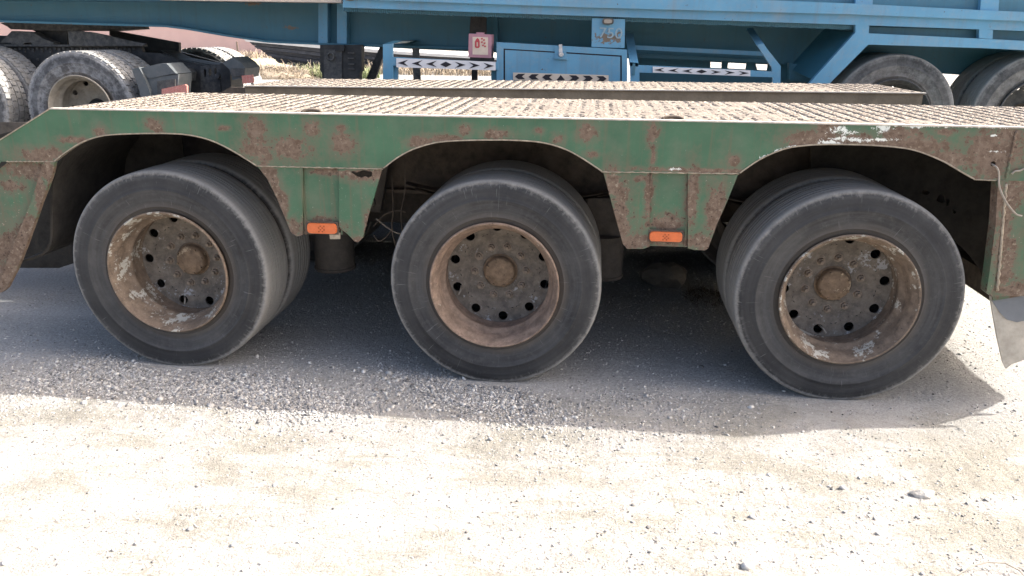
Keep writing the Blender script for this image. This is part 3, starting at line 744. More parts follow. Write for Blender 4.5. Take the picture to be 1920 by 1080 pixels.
# side webs of the decks, main beams
b = MB(); b.prism([(-2.14, .90), (XE-.02, .90), (XE-.02, ZD-.014), (-2.14, ZD-.014)], 1.15, 1.165); b.build('deck_web', M_beamside, trailer)
b = MB(); b.prism([(-2.09, .92), (XF-.015, .92), (XF-.015, ZD-.002+T2*XF), (-2.09, ZD-.002-T2*2.09)], 2.045, 2.058); b.build('deck_web', M_beamside, trailer)
b = MB(); b.v = []; b.box((-2.09, 2.030, ZD-.004), (XF-.002, 2.059, ZD+.004)); b.v = [tuple(tilt(Vector(p))) for p in b.v]; b.build('deck_edge', M_lip, trailer)
b = MB(); b.prism([(-3.9, .82), (XE-.03, .82), (XE-.03, 1.30), (-2.3, 1.30), (-2.9, 1.0), (-3.9, 1.0)], .93, .95); b.box((-2.3, .88, .80), (XE-.03, 1.02, .82)); b.build('main_beam', M_under2, trailer)
b = MB(); b.prism([(-3.9, .82), (XE-.03, .82), (XE-.03, 1.16), (XF-.03, 1.30), (-2.3, 1.30), (-2.9, 1.0), (-3.9, 1.0)], 2.25, 2.27); b.build('main_beam', M_under2, trailer)
b = MB(); b.box((-3.9, 1.17, .90), (XE-.04, 2.04, .92)); b.box((1.5, 2.045, .90), (XE-.04, 3.05, .92)); b.build('centre_sun_block', M_under, trailer)  # unseen bed plates added to keep sun off the ground below
for x0_, x1_ in ((-1.2,-.5),(.5,1.2)):
    b = MB(); b.prism([(x0_,.52),(x1_,.52),(x1_,.90),(x0_,.90)], 1.30, 1.31); b.build('inner_apron', M_under, trailer)
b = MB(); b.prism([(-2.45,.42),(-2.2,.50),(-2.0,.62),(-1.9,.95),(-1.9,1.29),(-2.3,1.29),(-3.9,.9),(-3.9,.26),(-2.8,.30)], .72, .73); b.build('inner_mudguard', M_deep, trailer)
b = MB(); b.prism([(-5.2,-.1),(2.2,-.1),(2.35,.60),(XF,1.20),(-2.2,1.27),(-2.7,.92),(-5.2,.90)], 3.09, 3.10); b.build('far_light_block', M_under, trailer)  # unseen far-side plate added to block light coming in under the trailer
b = MB(); b.prism([(-2.158, .70), (XF, .70), (XF, ZD-.013+T2*XF), (-2.158, ZD-.013-T2*2.158)], 3.0605, 3.089); b.build('far_fascia', M_green, trailer)
for cxx in (-2.1, -1.25, -.85, -.4, .42, .85, 1.25, 2.1, 2.6):
    b = MB(); b.prism([(cxx-.04, 1.22), (cxx+.04, 1.22), (cxx+.04, 1.318), (cxx-.04, 1.318)], .03, .925); b.build('outrigger', M_under2, trailer)
# leaf spring packs on hangers behind the wheels
for cx in AX:
    lf = None
    for k in range(7):
        L = .62-.065*k; pts = []
        zb = .80-k*.016
        prof = [(cx-L+2*L*j/12, zb + .075*((j/6-1)**2)) for j in range(13)]
        poly = prof + [(x, z-.013) for x, z in reversed(prof)]
        o = MB().prism(poly, .78, .87).build('spring_leaf', M_under2, trailer)
    b = MB(); b.box((cx-.05, .77, .60), (cx+.05, .88, .705)); b.tube([(cx, .76, .52), (cx, .9, .52)], .07, 12); b.build('spring_seat', M_under, trailer)
for cx in (-.843, .843, 2.45, -2.45):
    b = MB(); b.prism([(cx-.13, .98), (cx+.13, .98), (cx+.07, .70), (cx-.07, .70)], .80, .86); b.tube([(cx, .78, .76), (cx, .9, .76)], .045, 12); b.build('spring_hanger', M_under, trailer)
# brake chambers / air tanks hanging between the wheels
for u, v, y in ((629, 500, .80), (1128, 522, .85)):
    p_ = P(u, v, y=y); b = MB(); c = (p_.x, y)
    vv = []; seg = 28; prof = [(.02, .335), (.095, .338), (.118, .345), (.124, .352), (.124, .362), (.118, .368), (.118, .60), (.02, .605)]
    for k in range(seg):
        g = 2*PI*k/seg
        for r_, z_ in prof: vv.append((c[0]+r_*math.cos(g), c[1]+r_*math.sin(g), z_))
    n = len(prof); ff = [(k*n+j, k*n+j+1, ((k+1)%seg)*n+j+1, ((k+1)%seg)*n+j) for k in range(seg) for j in range(n-1)]
    ff = [tuple(reversed(q_)) for q_ in ff]
    b.add(vv, ff); b.build('air_bellows', M_under, trailer, SM)
    b = MB(); b.box((c[0]-.1, y-.05, .60), (c[0]+.1, y+.05, .82)); b.build('bellows_bracket', M_under, trailer)
# air hoses
for a in (((705,410),(735,432),(757,440),(790,448)), ((700,425),(722,402),(745,395),(760,398)), ((735,330),(737,390),(735,430),(742,462)), ((700,440),(712,452),(728,440),(736,425)), ((757,300),(760,350),(752,400),(756,440))):
    pts = [tuple(P(u, v, y=.62)) for u, v in a]
    MB().tube(smooth_line(pts, 5), .0045, 6).build('air_hose', M_wire if a[0][1] == 410 else M_under2, trailer, True)
# rear inner mud guard with rusted-through holes
def blob(u, v, ru, rv, s, n=9):
    r = np.random.default_rng(s); return [(u+ru*math.cos(g)*r.uniform(.5, 1.2), v+rv*math.sin(g)*r.uniform(.5, 1.2)) for g in np.linspace(0, 2*PI, n, endpoint=False)]
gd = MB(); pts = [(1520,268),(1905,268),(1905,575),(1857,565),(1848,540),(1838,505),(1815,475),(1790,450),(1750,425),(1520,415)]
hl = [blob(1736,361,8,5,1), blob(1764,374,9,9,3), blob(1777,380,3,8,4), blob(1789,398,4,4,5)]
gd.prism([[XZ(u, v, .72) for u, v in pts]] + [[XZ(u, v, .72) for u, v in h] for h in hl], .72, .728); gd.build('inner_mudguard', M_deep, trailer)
gd = MB(); pts = [(-90,545),(-60,330),(70,300),(135,300),(110,380),(100,430),(60,470),(-20,500)]
# left front inner guard curve
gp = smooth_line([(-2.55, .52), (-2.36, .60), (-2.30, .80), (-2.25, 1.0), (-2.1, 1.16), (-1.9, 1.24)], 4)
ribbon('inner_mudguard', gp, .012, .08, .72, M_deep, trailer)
# lashing rings on the deck
for u, v in ((1250, 213), (600, 208)):
    p_ = P(u, v, z=ZD); pts = [(p_.x+.045*math.cos(g), .050+.014*math.sin(g), ZD+.003+.010*math.sin(g)) for g in np.linspace(0, PI, 12)]
    MB().tube(pts, .008, 8).build('lashing_ring', M_under2, trailer, True)

# ------------------------------------------------------------ blue trailer behind
blue = thing('box_trailer', 'light blue semi-trailer with ribbed sides, side guards and tool box, parked behind the green deck', 'trailer')
YB = 3.6
def bp(name, pts, y, th, mat, parent=blue, holes=(), **kw):
    b = MB(); b.prism([[XZ(u, v, y) for u, v in pts]] + [[XZ(u, v, y) for u, v in h] for h in holes], y, y+th); return b.build(name, mat, parent, **kw)
# chassis: gooseneck and main beam
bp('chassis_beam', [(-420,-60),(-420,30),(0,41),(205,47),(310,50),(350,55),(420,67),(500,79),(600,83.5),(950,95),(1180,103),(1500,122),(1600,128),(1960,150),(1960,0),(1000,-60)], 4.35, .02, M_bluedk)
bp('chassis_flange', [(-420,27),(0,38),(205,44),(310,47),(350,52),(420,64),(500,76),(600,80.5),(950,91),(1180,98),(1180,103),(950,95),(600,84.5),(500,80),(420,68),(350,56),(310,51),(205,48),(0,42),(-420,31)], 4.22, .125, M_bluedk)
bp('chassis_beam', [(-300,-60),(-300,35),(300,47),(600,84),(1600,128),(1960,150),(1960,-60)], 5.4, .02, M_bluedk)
# deck floor and outer rails
b = MB()
def rail(name, pts, y, d, mat): return bp(name, pts, y, d, mat)
rail('floor_rail', [(643,-12),(643,14),(1100,30),(1600,46.5),(1850,55.5),(2300,72),(2300,38),(1850,20),(1600,7),(1404,0),(1100,-14)], YB, .06, M_blue)
rail('rail_ledge', [(643,-2),(1100,14),(1600,27),(1850,37),(2300,53),(2300,37.5),(1850,19.5),(1600,6.5),(1404,-1),(1100,-15),(643,-13)], YB-.035, .033, M_blue)
# fringe of floor-bearer ends under the rail
fr = MB()
for k in range(240):
    u = 646 + k*4.0
    if u > 1596: break
    vtop = 14 + (u-643)*.0350
    x, z = XZ(u, vtop, YB+.09); fr.box((x-.009, YB+.065, z-.032-.006*random.random()), (x+.007, YB+.20, z+.002))
fr.build('floor_bearers', M_teal, blue, kind='stuff')
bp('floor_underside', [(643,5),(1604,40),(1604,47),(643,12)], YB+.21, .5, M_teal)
# bed floor slab so light cannot fall in from above
(xa, za), (xb, zb) = XZ(643, 0, YB+.1), XZ(2300, 60, YB+.1)
b = MB(); b.prism([(xa, za+.02), (xb, zb+.04), (xb, zb+.16), (xa, za+.14)], YB+.07, 5.95); b.build('load_floor', M_bluedk, blue)
b = MB(); b.prism([(-6.5, 1.98), (xa-.005, 1.98), (xa-.005, 2.06), (-6.5, 2.06)], 4.0, 5.6); b.build('gooseneck_floor', M_bluedk, blue)
b = MB(); b.prism([XZ(300,0,YB+.3), XZ(640,5,YB+.3), XZ(640,-6,YB+.3), XZ(300,-9,YB+.3)], YB+.3, YB+.5); b.build('neck_rail', M_tan, blue)
# body side panels and posts above
for a, c, y_ in ((1404,1604,0),(1636,1838,0),(1872,2100,0)):
    va = (a-1404)*.045-1
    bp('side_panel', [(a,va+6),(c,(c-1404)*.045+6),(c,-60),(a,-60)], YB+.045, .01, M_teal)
for a, c in ((1604,1636),(1838,1872),(2100,2134),(1375,1404)):
    bp('side_post', [(a,(a-1404)*.045-1),(c,(c-1404)*.045-.5),(c+6,-60),(a+6,-60)], YB-.005, .05, M_blue)
# lower rail with wheel-arch chevron
bp('wheel_arch_rail', [(1604,61),(1632,62.5),(1850,73),(2300,96),(2300,113),(1850,90.5),(1628,83.5),(1560,152),(1540,178),(1500,178),(1525,148)], YB, .06, M_blue)
for a in (1604, 1836, 2080):
    bp('gap_post', [(a,46+(a-1600)*.037),(a+26,47.5+(a-1600)*.037),(a+25,62.8+(a-1600)*.044),(a,61.2+(a-1600)*.044)], YB+.003, .055, M_blue)
bp('arch_inner_panel', [(1612,50),(2300,70),(2300,110),(1612,80)], YB+.10, .01, M_teal)
bp('cross_member', [(1480,118),(1560,128),(1560,160),(1480,150)], YB+.6, .1, M_bluedk)
A = [P(u, v, y=y) for u, v, y in ((1608,62,YB+.065),(1530,152,YB+.065),(1478,128,YB+.70),(1545,55,YB+.70))]
MB().add(A + [a_+Vector((.012,0,.004)) for a_ in A], [(0,1,2,3),(7,6,5,4),(0,4,5,1),(1,5,6,2),(2,6,7,3),(3,7,4,0)]).build('gusset_plate', M_bluedk, blue)
# webs stiffeners on the chassis
for a, c in ((597,614),(632,650)):
    bp('web_stiffener', [(a,-40),(c,-40),(c,83.5),(a,83)], 4.25, .095, M_blue)
bp('web_stiffener', [(925,30),(933,30),(933,95),(925,95)], 4.28, .065, M_bluedk)
# lamp bracket plate with faded stencilled numbers
bk = bp('lamp_bracket', [(1110,34),(1172,36),(1171,90),(1109,88)], YB+.02, .012, M_blue)
(x0, z0), (x1, z1) = XZ(1129, 46, YB), XZ(1151, 34, YB)
b = MB(); cxl, czl = (x0+x1)/2, (z0+z1)/2; L = [(cxl+(x1-x0)/2*math.copysign(abs(math.cos(g))**.6, math.cos(g)), czl+(z1-z0)/2*math.copysign(abs(math.sin(g))**.6, math.sin(g))) for g in np.linspace(0, 2*PI, 20, endpoint=False)]
b.prism(L, YB-.01, YB+.018); lp = b.build('marker_lamp', M_blackdust, bk)
L2 = [(cxl+(x-cxl)*.7, czl+(z-czl)*.62) for x, z in L]; MB().prism(L2, YB-.016, YB-.0105).build('lamp_glass', M_wire, bk)
def text(s, u0, v0, u1, v1, y, mat, parent, name='stencil_number'):
    cu = bpy.data.curves.new(name, 'FONT'); cu.body = s; cu.size = 1; cu.align_x = 'CENTER'; cu.align_y = 'CENTER'; cu.extrude = .002
    o = bpy.data.objects.new(name, cu); COL.objects.link(o)
    bpy.context.view_layer.update(); d = o.dimensions
    a, c = P(u0, v0, y=y), P(u1, v1, y=y); wx = abs(c.x-a.x); hz = abs(c.z-a.z)
    wx, hz = wx, hz; d = d.copy()
    mm = bpy.data.meshes.new_from_object(o.evaluated_get(bpy.context.evaluated_depsgraph_get())); mm.materials.clear(); mm.materials.append(mat)
    o2 = bpy.data.objects.new(name, mm); COL.objects.link(o2); bpy.data.objects.remove(o); o2.name = name; o = o2; o.parent = parent
    o.scale = (wx/d.x, hz/d.y, 1); o.rotation_euler = (PI/2, math.radians(2.2), 0); o.location = ((a.x+c.x)/2, y, (a.z+c.z)/2); return o
text('750', 1124, 53, 1166, 73, YB+.016, M_fadednum, bk)
# tool box
(xl, zt), (xr, _) = XZ(931, 80, YB), XZ(1175, 88, YB)
tb = bp('tool_box', [(931,79),(1176,94),(1176,190),(931,178)], YB+.01, .45, M_blue)
def frame_loop(o, i): return o, i
bp('box_frame', [(931,79),(1176,93),(1176,190),(931,178)], YB, .0095, M_blue, tb, holes=[[(944,91),(944,175),(1166,187),(1166,104)]])
bp('box_door', [(947,93.5),(1163,106.5),(1163,187),(947,175)], YB-.001, .010, M_blue, tb)
bp('door_gap', [(944,91),(1166,104),(1166,187),(944,175)], YB+.0096, .0002, M_mark, tb)
bp('hasp_plate', [(1040,86),(1062,87),(1062,110),(1040,109)], YB-.008, .006, M_blue, tb)
bp('hasp_plate', [(1039,107),(1064,108.5),(1064,112),(1039,110.5)], YB-.02, .02, M_blue, tb)
bp('hasp', [(1048,83),(1054,83),(1055,100),(1048,100)], YB-.014, .005, M_silver, tb)
b = MB(); p_ = P(1052, 102, y=YB-.03); b.lathe([(.0001,-.012),(.018,-.012),(.022,-.004),(.022,.012),(.0001,.014)], 16, c=tuple(p_)); b.build('padlock', M_silver, tb, SM)
# chevron boards
def chevron(u0, vt0, vb0, u1, vt1, vb1, y, base, parent, style=0, marks=7):
    o = bp('chevron_board', [(u0,vt0),(u1,vt1),(u1,vb1),(u0,vb0)], y, .004, base, parent)
    b = MB(); W = (u1-u0)
    for k in range(marks):
        c = u0 + W*(k+.5)/marks; s_ = (c-u0)/W; vt = vt0+(vt1-vt0)*s_; vb = vb0+(vb1-vb0)*s_; h = (vb-vt); m = (vt+vb)/2
        w_ = W/marks*.40; hh = h*.32
        mid = marks//2
        if style == 0:
            if k == mid: pts = [(c-w_,m),(c,m-hh),(c+w_,m),(c,m+hh)]
            else:
                d = -1 if k < mid else 1
                pts = [(c+d*w_,m),(c-d*w_*.9,m-hh*1.15),(c-d*w_*.15,m),(c-d*w_*.9,m+hh*1.15)]
        else:
            if k == mid: pts = [(c-w_*.8,vb-2),(c,vt+2),(c+w_*.8,vb-2)]
            else:
                d = -1 if k < mid else 1; q_ = w_*.75
                pts = [(c+d*q_*1.2,m),(c+d*q_*.4,vt+2),(c-d*q_*1.3,vt+2),(c-d*q_*.5,m),(c-d*q_*1.3,vb-2),(c+d*q_*.4,vb-2)]
        b.prism([XZ(u, v, y) for u, v in pts], y-.003, y-.001)
    b.build('chevron_marks', M_mark, o); return o
chevron(962, 136, 150, 1141, 141, 155, YB-.008, M_tan, blue, 1)
# side guard 1
sg = bp('side_guard', [(718,83),(736,82),(736,107),(935,117),(935,131),(737,123),(737,185),(718,185)], YB-.01, .04, M_blue)
bp('guard_arm', [(719,82.5),(737,82),(754,77),(738,76)], YB+.03, .8, M_bluedk, sg)
bp('guard_post', [(738,123),(746,123.5),(746,186),(738,186)], YB+.03, .03, M_blue, sg)
bp('guard_post', [(773,90),(785,90),(790,186),(776,186)], YB+.45, .03, M_blackdust, sg)
bp('guard_post', [(884,131),(895,131),(895,190),(884,190)], YB+.2, .03, M_black, sg)
bp('guard_post', [(921,127),(931,128),(931,190),(921,190)], YB+.03, .03, M_bluedk, sg)
chevron(743, 109, 126, 929, 116, 132, YB-.016, M_white, sg, 0)
# extinguisher box
eb = bp('extinguisher_box', [(879,63),(922,65),(921,109),(878,107)], YB+.02, .16, M_pinkbox)
bp('box_lid_tab', [(893,60.5),(907,61),(907,64.5),(893,64)], YB+.03, .05, M_pinkbox, eb)
bp('white_label', [(886,69),(915,70),(915,103),(886,102)], YB+.017, .002, M_tan, eb)
b = MB()
for pts in ([(892,74),(895,71),(898,74),(899,78),(899,88),(897,90),(892,90),(890,88),(890,78)],):
    inn = [(893,79),(896,79),(896,87),(893,87)]
    b.prism([[XZ(u, v, YB) for u, v in pts], [XZ(u, v, YB) for u, v in inn]], YB+.0135, YB+.0155)
for k, (u, v) in enumerate(((903,72.5),(907,75),(903,79),(908,81),(905,85),(909,87))):
    b.prism([XZ(u-1.8, v-1, YB), XZ(u+2, v-1.6, YB), XZ(u+1.6, v+1.2, YB), XZ(u-1.2, v+1.6, YB)], YB+.0135, YB+.0155)
b.build('red_print', M_red, eb)
bp('box_bracket', [(881,107),(925,109),(925,118),(881,116)], YB+.05, .08, M_black, eb)
bp('hanger_strap', [(883,25),(912,28),(912,64),(880,62)], YB+.45, .02, M_black, eb)
# side guard 2
sg = bp('side_guard', [(1181,116),(1196,118),(1197,122),(1448,134),(1447,126),(1419,84),(1431,82),(1464,124),(1463,190),(1449,190),(1449,145),(1199,136),(1199,190),(1183,190)], YB-.01, .04, M_blue)
def slab(name, q, mat, parent, th=.03):
    # q: four (u,v,y) corners, thickness downward
    A = [P(u, v, y=y) for u, v, y in q]; b = MB(); b.add(A+[a_-Vector((0,0,th)) for a_ in A], [(0,1,2,3),(7,6,5,4),(0,4,5,1),(1,5,6,2),(2,6,7,3),(3,7,4,0)]); return b.build(name, mat, parent)
slab('guard_arm', [(1421,88,YB-.008),(1436,88,YB-.008),(1412,52,YB+.55),(1399,53,YB+.55)], M_blue, sg, .006)
slab('guard_arm', [(1181,117,YB-.01),(1197,118,YB-.01),(1187,62,YB+.55),(1172,60,YB+.55)], M_blue, sg)
bp('guard_rail', [(1189,85),(1432,97),(1436,105),(1191,93)], YB+.42, .04, M_blue, sg)
bp('guard_rail', [(1191,100),(1436,112),(1440,118),(1191,108)], YB+.6, .04, M_teal, sg)
b = MB(); x, z = XZ(1188, 130, YB); b.box((x-.012, YB-.02, z-.05), (x+.012, YB-.012, z+.05)); b.build('guard_hook', M_teal, sg)
chevron(1224, 125, 136, 1407, 132, 143, YB-.016, M_white, sg, 0)
# board added behind guard 2 to darken the under-chassis space, with gaps
bp('darkening_board', [(1190,104),(1600,126),(1600,175),(1190,165)], 4.5, .02, M_teal, blue, holes=[[(1332,113),(1353,114),(1353,128),(1332,127)], [(1366,114),(1400,116),(1398,130),(1364,128)], [(1416,117),(1440,118),(1438,132),(1420,131)]])
# landing leg
ll = bp('landing_leg', [(600,84),(678,84),(678,132),(674,137),(672,190),(606,190),(604,137),(600,132)], 4.15, .10, M_black)
bp('leg_plate', [(607,93),(641,93),(641,190),(607,190)], 4.135, .012, M_blackdust, ll)
b = MB(); p_ = P(620, 106, y=4.12); b.tube([(p_.x+.033*math.cos(g), 4.12, p_.z+.033*math.sin(g)) for g in np.linspace(0, 2*PI, 17)], .010, 6); b.build('tow_ring', M_blackdust, ll, True)
for v in (98, 108, 119, 128):
    bp('leg_rung', [(652,v),(664,v+.4),(664,v+2.6),(652,v+2.2)], 4.13, .015, M_blackdust, ll)
bp('leg_brace', [(712,88),(724,88),(703,150),(676,200),(664,200)], 4.3, .05, M_black)
bp('hose_bracket', [(628,84),(645,84),(645,96),(628,96)], 4.12, .02, M_black, ll)
# rear wheels of the blue trailer
RB = .53
for u in (1675, 1950):
    p_ = P(u, 221, y=YB+.03); s_ = RB/.525
    wb = bpy.data.objects.new('rear_wheel', None); COL.objects.link(wb); wb.parent = blue; wb.location = (p_.x, YB+.06, p_.z); wb.scale = (s_, 1, s_)
    mt = me_tyre.copy(); mt.materials.clear(); mt.materials.append(M_tyre_c)
    sub(mt, 'tyre', wb); sub(mt, 'tyre', wb, (0, .35, 0)); r_ = me_rimB.copy(); r_.materials.clear(); r_.materials.append(M_blackdust); sub(r_, 'rim', wb); sub(me_hub, 'hub_cap', wb, (0, .30, 0))
    sub(me_of(disc_mesh(), 'wheel_disc', M_blackdust), 'wheel_disc', wb)

# ------------------------------------------------------------ tractor unit under the gooseneck
tr = thing('tractor_unit', 'dark grey truck tractor with lugged dual tyres under the blue trailer gooseneck', 'truck')
def tp(name, pts, y, th, mat, parent=tr, holes=(), **kw): return bp(name, pts, y, th, mat, parent, holes, **kw)
def lug_tyre():
    prof = [(r, y) for r, y in TP]
    me_ = tyre_mesh('tyre', prof); me_.materials.append(M_tyre_b); return me_
me_lt = lug_tyre()
lb = MB(); NB = 54
for k in range(NB):
    for row, (ya, yb) in enumerate(((.045,.105),(.112,.18),(.19,.258),(.265,.325))):
        g0 = 2*PI*(k+(.5 if row % 2 else 0))/NB; dg = 2*PI/NB*.80; sk_ = .018*(1 if row % 2 else -1)
        v = []
        for rr in (.512, .536):
            for ag, yy in ((g0, ya), (g0+dg, ya), (g0+dg+sk_, (ya+yb)/2), (g0+dg, yb), (g0, yb), (g0+sk_, (ya+yb)/2)):
                v.append((rr*math.cos(ag), yy, rr*math.sin(ag)))
        lb.add(v, [(6,7,8,9,10,11)] + [(j, (j+1)%6, 6+(j+1)%6, 6+j) for j in range(6)])
me_lug = me_of(lb, 'tread_blocks', M_tyre_b)
M_tdisc = M_rimT
for u, v_, y_ in ((152, 207, YB), (-85, 196, YB), (372, 180, YB+1.9), (190, 170, YB+1.9)):
    p_ = P(u, v_, y=y_+.03); s_ = .545/.53
    wt = bpy.data.objects.new('drive_wheel', None); COL.objects.link(wt); wt.parent = tr; wt.location = (p_.x, y_, p_.z); wt.scale = (s_, 1, s_)
    for dy in (0, .36):
        t_ = sub(me_lt, 'tyre', wt, (0, dy, 0)); sub(me_lug, 'tread_blocks', wt, (0, dy, 0), kind='stuff')
    r_ = me_rimA.copy(); r_.materials.clear(); r_.materials.append(M_rimT); sub(r_, 'rim', wt)
    sub(me_of(disc_mesh(), 'wheel_disc', M_rimT), 'wheel_disc', wt)
    h_ = me_hub.copy(); h_.materials.clear(); h_.materials.append(M_black); sub(h_, 'hub_cap', wt, (0, .30, 0))
# chassis rail
tp('frame_rail', [(-420,76),(0,86.5),(265,87),(268,98),(300,100),(333,111),(365,118),(395,124),(396,200),(-420,200)], 4.45, .05, M_black)
tp('frame_flange', [(-420,73),(0,83.5),(267,84),(267,87.5),(0,87),(-420,76)], 4.40, .10, M_blackdust)
rv = MB()
for k in range(34):
    u = -20 + k*8.2
    for v in ((91, 112) if k % 2 else (93, 96)):
        if u > 262: continue
        p_ = P(u, v+.3*math.sin(k), y=4.44); rv.box((p_.x-.012, 4.435, p_.z-.012), (p_.x+.012, 4.45, p_.z+.012))
rv.build('frame_rivets', M_blackdust, tr, kind='stuff')
tp('frame_rail', [(-420,60),(200,70),(333,96),(430,122),(440,190),(-420,190)], 5.35, .05, M_black)
# fifth wheel and ramps
tp('fifth_wheel_plate', [(0,43),(20,41.5),(150,45),(205,48),(208,54),(150,58),(80,57),(20,55),(14,50)], 4.5, .75, M_blackdust)
tp('fifth_wheel_bracket', [(22,58),(60,60),(80,72),(100,80),(100,85),(64,85),(58,80),(46,80),(42,85),(24,85),(20,80),(0,80),(8,72)], 4.42, .12, M_blackdust)
tp('fifth_wheel_bracket', [(60,56),(126,58),(126,85),(100,85),(80,66)], 4.6, .3, M_black)
tp('ramp_plate', [(127,59),(140,58),(170,60),(200,66),(240,76),(273,82),(268,86),(130,86)], 4.38, .03, M_blackdust)
tp('ramp_plate', [(205,57),(215,58),(335,80),(336,100),(300,98),(270,90),(205,66)], 4.9, .05, M_black)
# tail cross member with oval holes
def oval(u, v, a, c): return [(u+a*math.cos(g), v+c*math.sin(g)) for g in np.linspace(0, 2*PI, 12, endpoint=False)]
tp('tail_crossmember', [(376,124),(392,122),(413,121),(417,200),(376,200)], 4.40, .04, M_blackdust, holes=[oval(384,137,2.6,8), oval(394,136,2.6,8), oval(404,134,2.4,7)])
tp('crossmember_back', [(330,114),(376,124),(376,200),(330,200)], 4.41, .03, M_black)
tp('tail_frame', [(413,119),(430,116),(433,160),(428,200),(417,200)], 4.3, .30, M_black)
tp('number_plate', [(384,155),(413,153),(414,173),(386,174)], 4.37, .01, M_blackdust)
b = MB(); p_ = P(408, 143, y=4.34); b.lathe([(.0001,-.02),(.022,-.018),(.03,0),(.03,.03)], 14, c=tuple(p_)); b.build('work_lamp', M_blackdust, tr, SM)
tp('lamp_bracket', [(324,134),(338,130),(352,128),(358,136),(356,152),(346,150),(338,142),(326,143)], 4.25, .12, M_blackdust)
# mudguards and lamp clusters
M_mg = simple('grey_plastic_mudguard', (.095,.108,.115), .6, 0, .15, 7, (.19,.19,.185), .4)
tp('mudguard', [(247,130),(260,126),(268,140),(280,170),(286,200),(268,200),(260,165)], YB+.02, .62, M_mg)
tp('mudguard_top', [(262,128),(300,119),(312,119),(330,138),(316,140),(286,146),(276,146)], YB+.05, .30, M_mg)
tp('lamp_housing', [(276,146),(288,145),(318,141),(334,139),(334,152),(330,200),(284,200)], YB+.06, .26, M_mg)
tp('lamp_housing', [(294,152),(328,148),(329,186),(296,190)], YB+.045, .012, M_blackdust)
tp('tail_lamp', [(303,167),(346,158),(350,161),(351,185),(303,190)], YB+.02, .03, M_lens)
tp('lamp_housing', [(417,118),(436,107),(452,118),(460,128),(458,146),(436,150),(430,130)], 4.15, .35, M_mg)
tp('lamp_housing', [(432,128),(459,128),(458,141),(434,144)], 4.13, .015, M_blackdust)
tp('tail_lamp', [(453,142),(473,140),(475,155),(455,157)], 4.10, .03, M_lens)
tp('mudguard', [(300,94),(334,110),(400,122),(425,128),(420,136),(380,128),(330,116)], 4.6, .3, M_black)

# ------------------------------------------------------------ far background
def fg(x, y): return .45
# pink boundary wall
M_wall = simple('pink_rendered_wall', (.62,.42,.37), .9, 0, .05, .8, (.70,.52,.46), .3)
YW = 40.0
wl = thing('boundary_wall', 'dusty pink rendered wall far behind the tractor with a rusty post before it', 'wall')
def wp_(u, v, y=YW): p = P(u, v, y=y); return (p.x, p.z)
L = wp_(-900, 100); R_ = wp_(470, 104)
b = MB(); b.prism([(L[0], .40), (R_[0]+3.0, .40), (R_[0]+3.0, 2.9), (L[0], 2.9)], YW, YW+.3); b.build('wall_face', M_wall, wl)
b = MB(); b.prism([(L[0], 2.9), (R_[0]+3.0, 2.9), (R_[0]+3.0, 3.0), (L[0], 3.0)], YW-.04, YW+.34); b.build('coping', M_wall, wl)
x, z = wp_(454, 97); MB().box((x-.035, YW-.6, .42), (x+.035, YW-.53, 1.2)).build('post', M_bolt, None, label='short rusty post standing before the pink wall', category='post')
# long dark hull-like shape with planks
M_hull = simple('dark_grey_planks', (.060,.065,.078), .85, 0, .3, 3, (.12,.12,.125), .5)
M_hulltop = simple('pale_top_rail', (.58,.57,.54), .8, 0, .1, 3)
YH = 24.0
hu = thing('upturned_hull', 'long dark grey planked hull with raked end lying beyond the blue trailer', 'hull')
edges_t = [(455,72),(600,84),(760,97),(1000,112)]
edges_b = [(508,120),(590,137),(720,141),(1000,146)]
NR = 7
for r_ in range(NR):
    a0, a1 = r_/NR, (r_+1)/NR
    top = [(edges_t[k][0]+(edges_b[k][0]-edges_t[k][0])*a0, edges_t[k][1]+(edges_b[k][1]-edges_t[k][1])*a0) for k in range(4)]
    bot = [(edges_t[k][0]+(edges_b[k][0]-edges_t[k][0])*(a1-.02), edges_t[k][1]+(edges_b[k][1]-edges_t[k][1])*(a1-.02)) for k in range(4)]
    b = MB(); yy = YH + (.10*(r_ % 2)) + .12*r_
    b.prism([XZ(u, v, YH) for u, v in top + bot[::-1]], yy, yy+2.5-.2*r_); b.build('plank', M_hull if r_ not in (0,) else M_hulltop, hu)
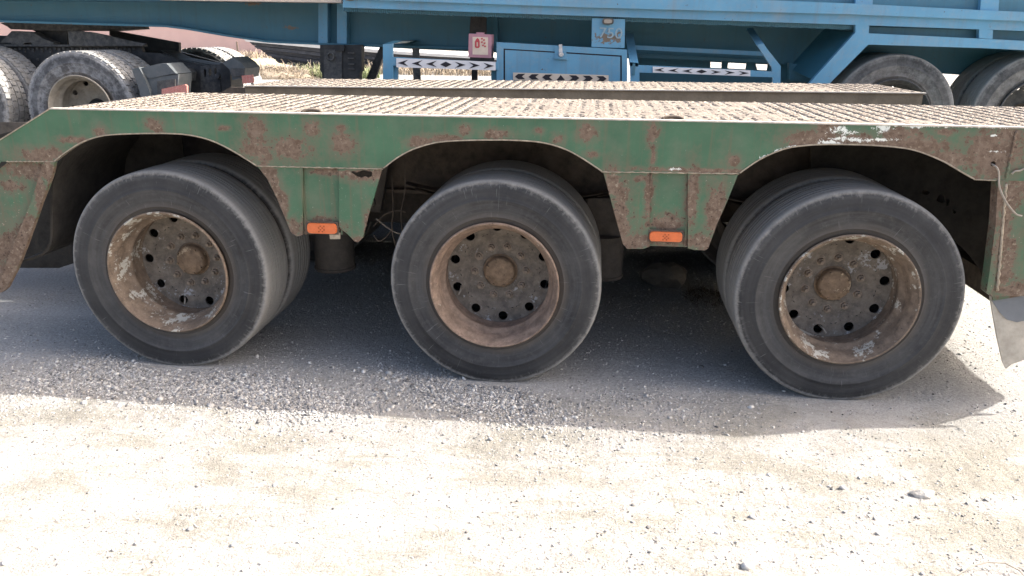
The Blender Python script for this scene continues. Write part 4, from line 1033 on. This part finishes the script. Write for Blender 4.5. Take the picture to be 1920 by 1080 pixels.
# straw heap
M_straw = simple('dry_straw', (.34,.285,.215), .9, 0, .3, 2, (.30,.24,.18), .6)
M_grass = simple('sunlit_weeds', (.20,.24,.12), .9, 0, .3, 2, (.40,.36,.22), .6)
M_sand = simple('yellow_sand', (.48,.40,.24), .95, 0, .15, 1, None)
def blades(name, cx, cy, z0, w_, d_, h_, n, ln, mat, seed, upright, wid=.02, mound=True, parent=None, **kw):
    r = np.random.default_rng(seed); V = []; Fc = []
    for k in range(n):
        a = r.uniform(0, 2*PI); rr = r.uniform(0, 1)**.5; x = cx + rr*math.cos(a)*w_; y = cy + rr*math.sin(a)*d_
        z = z0 + (h_*(1-rr**2)**.8*r.uniform(.6, 1.05) if mound else 0)
        th = r.uniform(0, 2*PI); el = r.uniform(.9, 1.5) if upright else r.normal(.15, .45); l = ln*r.uniform(.4, 1)
        p = Vector((x, y, z)); n0 = len(V); wv = Vector((-math.sin(th), math.cos(th), .3))*wid*.5
        for j in range(4):
            V += [tuple(p-wv*(1-j/3.5)), tuple(p+wv*(1-j/3.5))]
            p = p + Vector((math.cos(th)*math.cos(el), math.sin(th)*math.cos(el), math.sin(el)))*l/3; el -= r.uniform(.1, .5); th += r.normal(0, .3)
        for j in range(3): Fc.append((n0+2*j, n0+2*j+1, n0+2*j+3, n0+2*j+2))
    return mesh_obj(name, V, Fc, mat, parent, **kw)
p_ = P(515, 146, z=.45)
sh = thing('straw_heap', 'tangled heap of dry straw on the pale ground beside the tractor tail', 'straw heap')
bm = bmesh.new(); bmesh.ops.create_icosphere(bm, subdivisions=3, radius=1)
for v in bm.verts: v.co = Vector((p_.x + v.co.x*1.25, p_.y + v.co.y*.9, .42 + max(0, v.co.z)*.30))
m_ = bpy.data.meshes.new('straw_mound'); bm.to_mesh(m_); bm.free(); link(bpy.data.objects.new('straw_mound', m_), sh, M_straw)
blades('straw', p_.x, p_.y, .42, 1.35, .9, .34, 3200, .42, M_straw, 4, False, .022, parent=sh, kind='stuff')
p_ = P(590, 147, z=.45)
blades('weeds', p_.x+.3, p_.y+.5, .44, 1.5, .7, 0, 1300, .5, M_grass, 8, True, .03, False, kind='stuff', label='pale green weeds growing between the straw heap and landing leg', category='weeds')
p_ = P(470, 110, z=.45)
blades('weeds', p_.x-1.5, p_.y+1.5, .44, 4.0, 2.0, 0, 700, .55, M_straw, 9, True, .06, False, kind='stuff', label='thin sunlit weeds along the foot of the pink wall', category='weeds')
p_ = P(800, 139, z=.45)
blades('dry_grass', p_.x+.5, p_.y, .44, 4.5, .8, 0, 1800, .5, M_straw, 10, True, .03, False, kind='stuff', label='dry brown grass seen beneath the chevron side guard', category='dry grass')
# sand patch
p_ = P(462, 116, z=.46); b = MB(); b.add([(p_.x-5, p_.y-3, .462), (p_.x+2.5, p_.y-3.5, .462), (p_.x+2.5, p_.y+4, .462), (p_.x-5, p_.y+5, .462)], [(0,1,2,3)]); b.build('sand_patch', M_sand, None, kind='structure')
# scrub under the trailer near the boulder
p_ = P(1320, 560, z=0); blades('scrub', p_.x, p_.y, 0, .14, .18, .05, 420, .11, M_under2, 12, False, .004, kind='stuff', label='dark dead scrub on shaded ground beside the boulder', category='scrub')
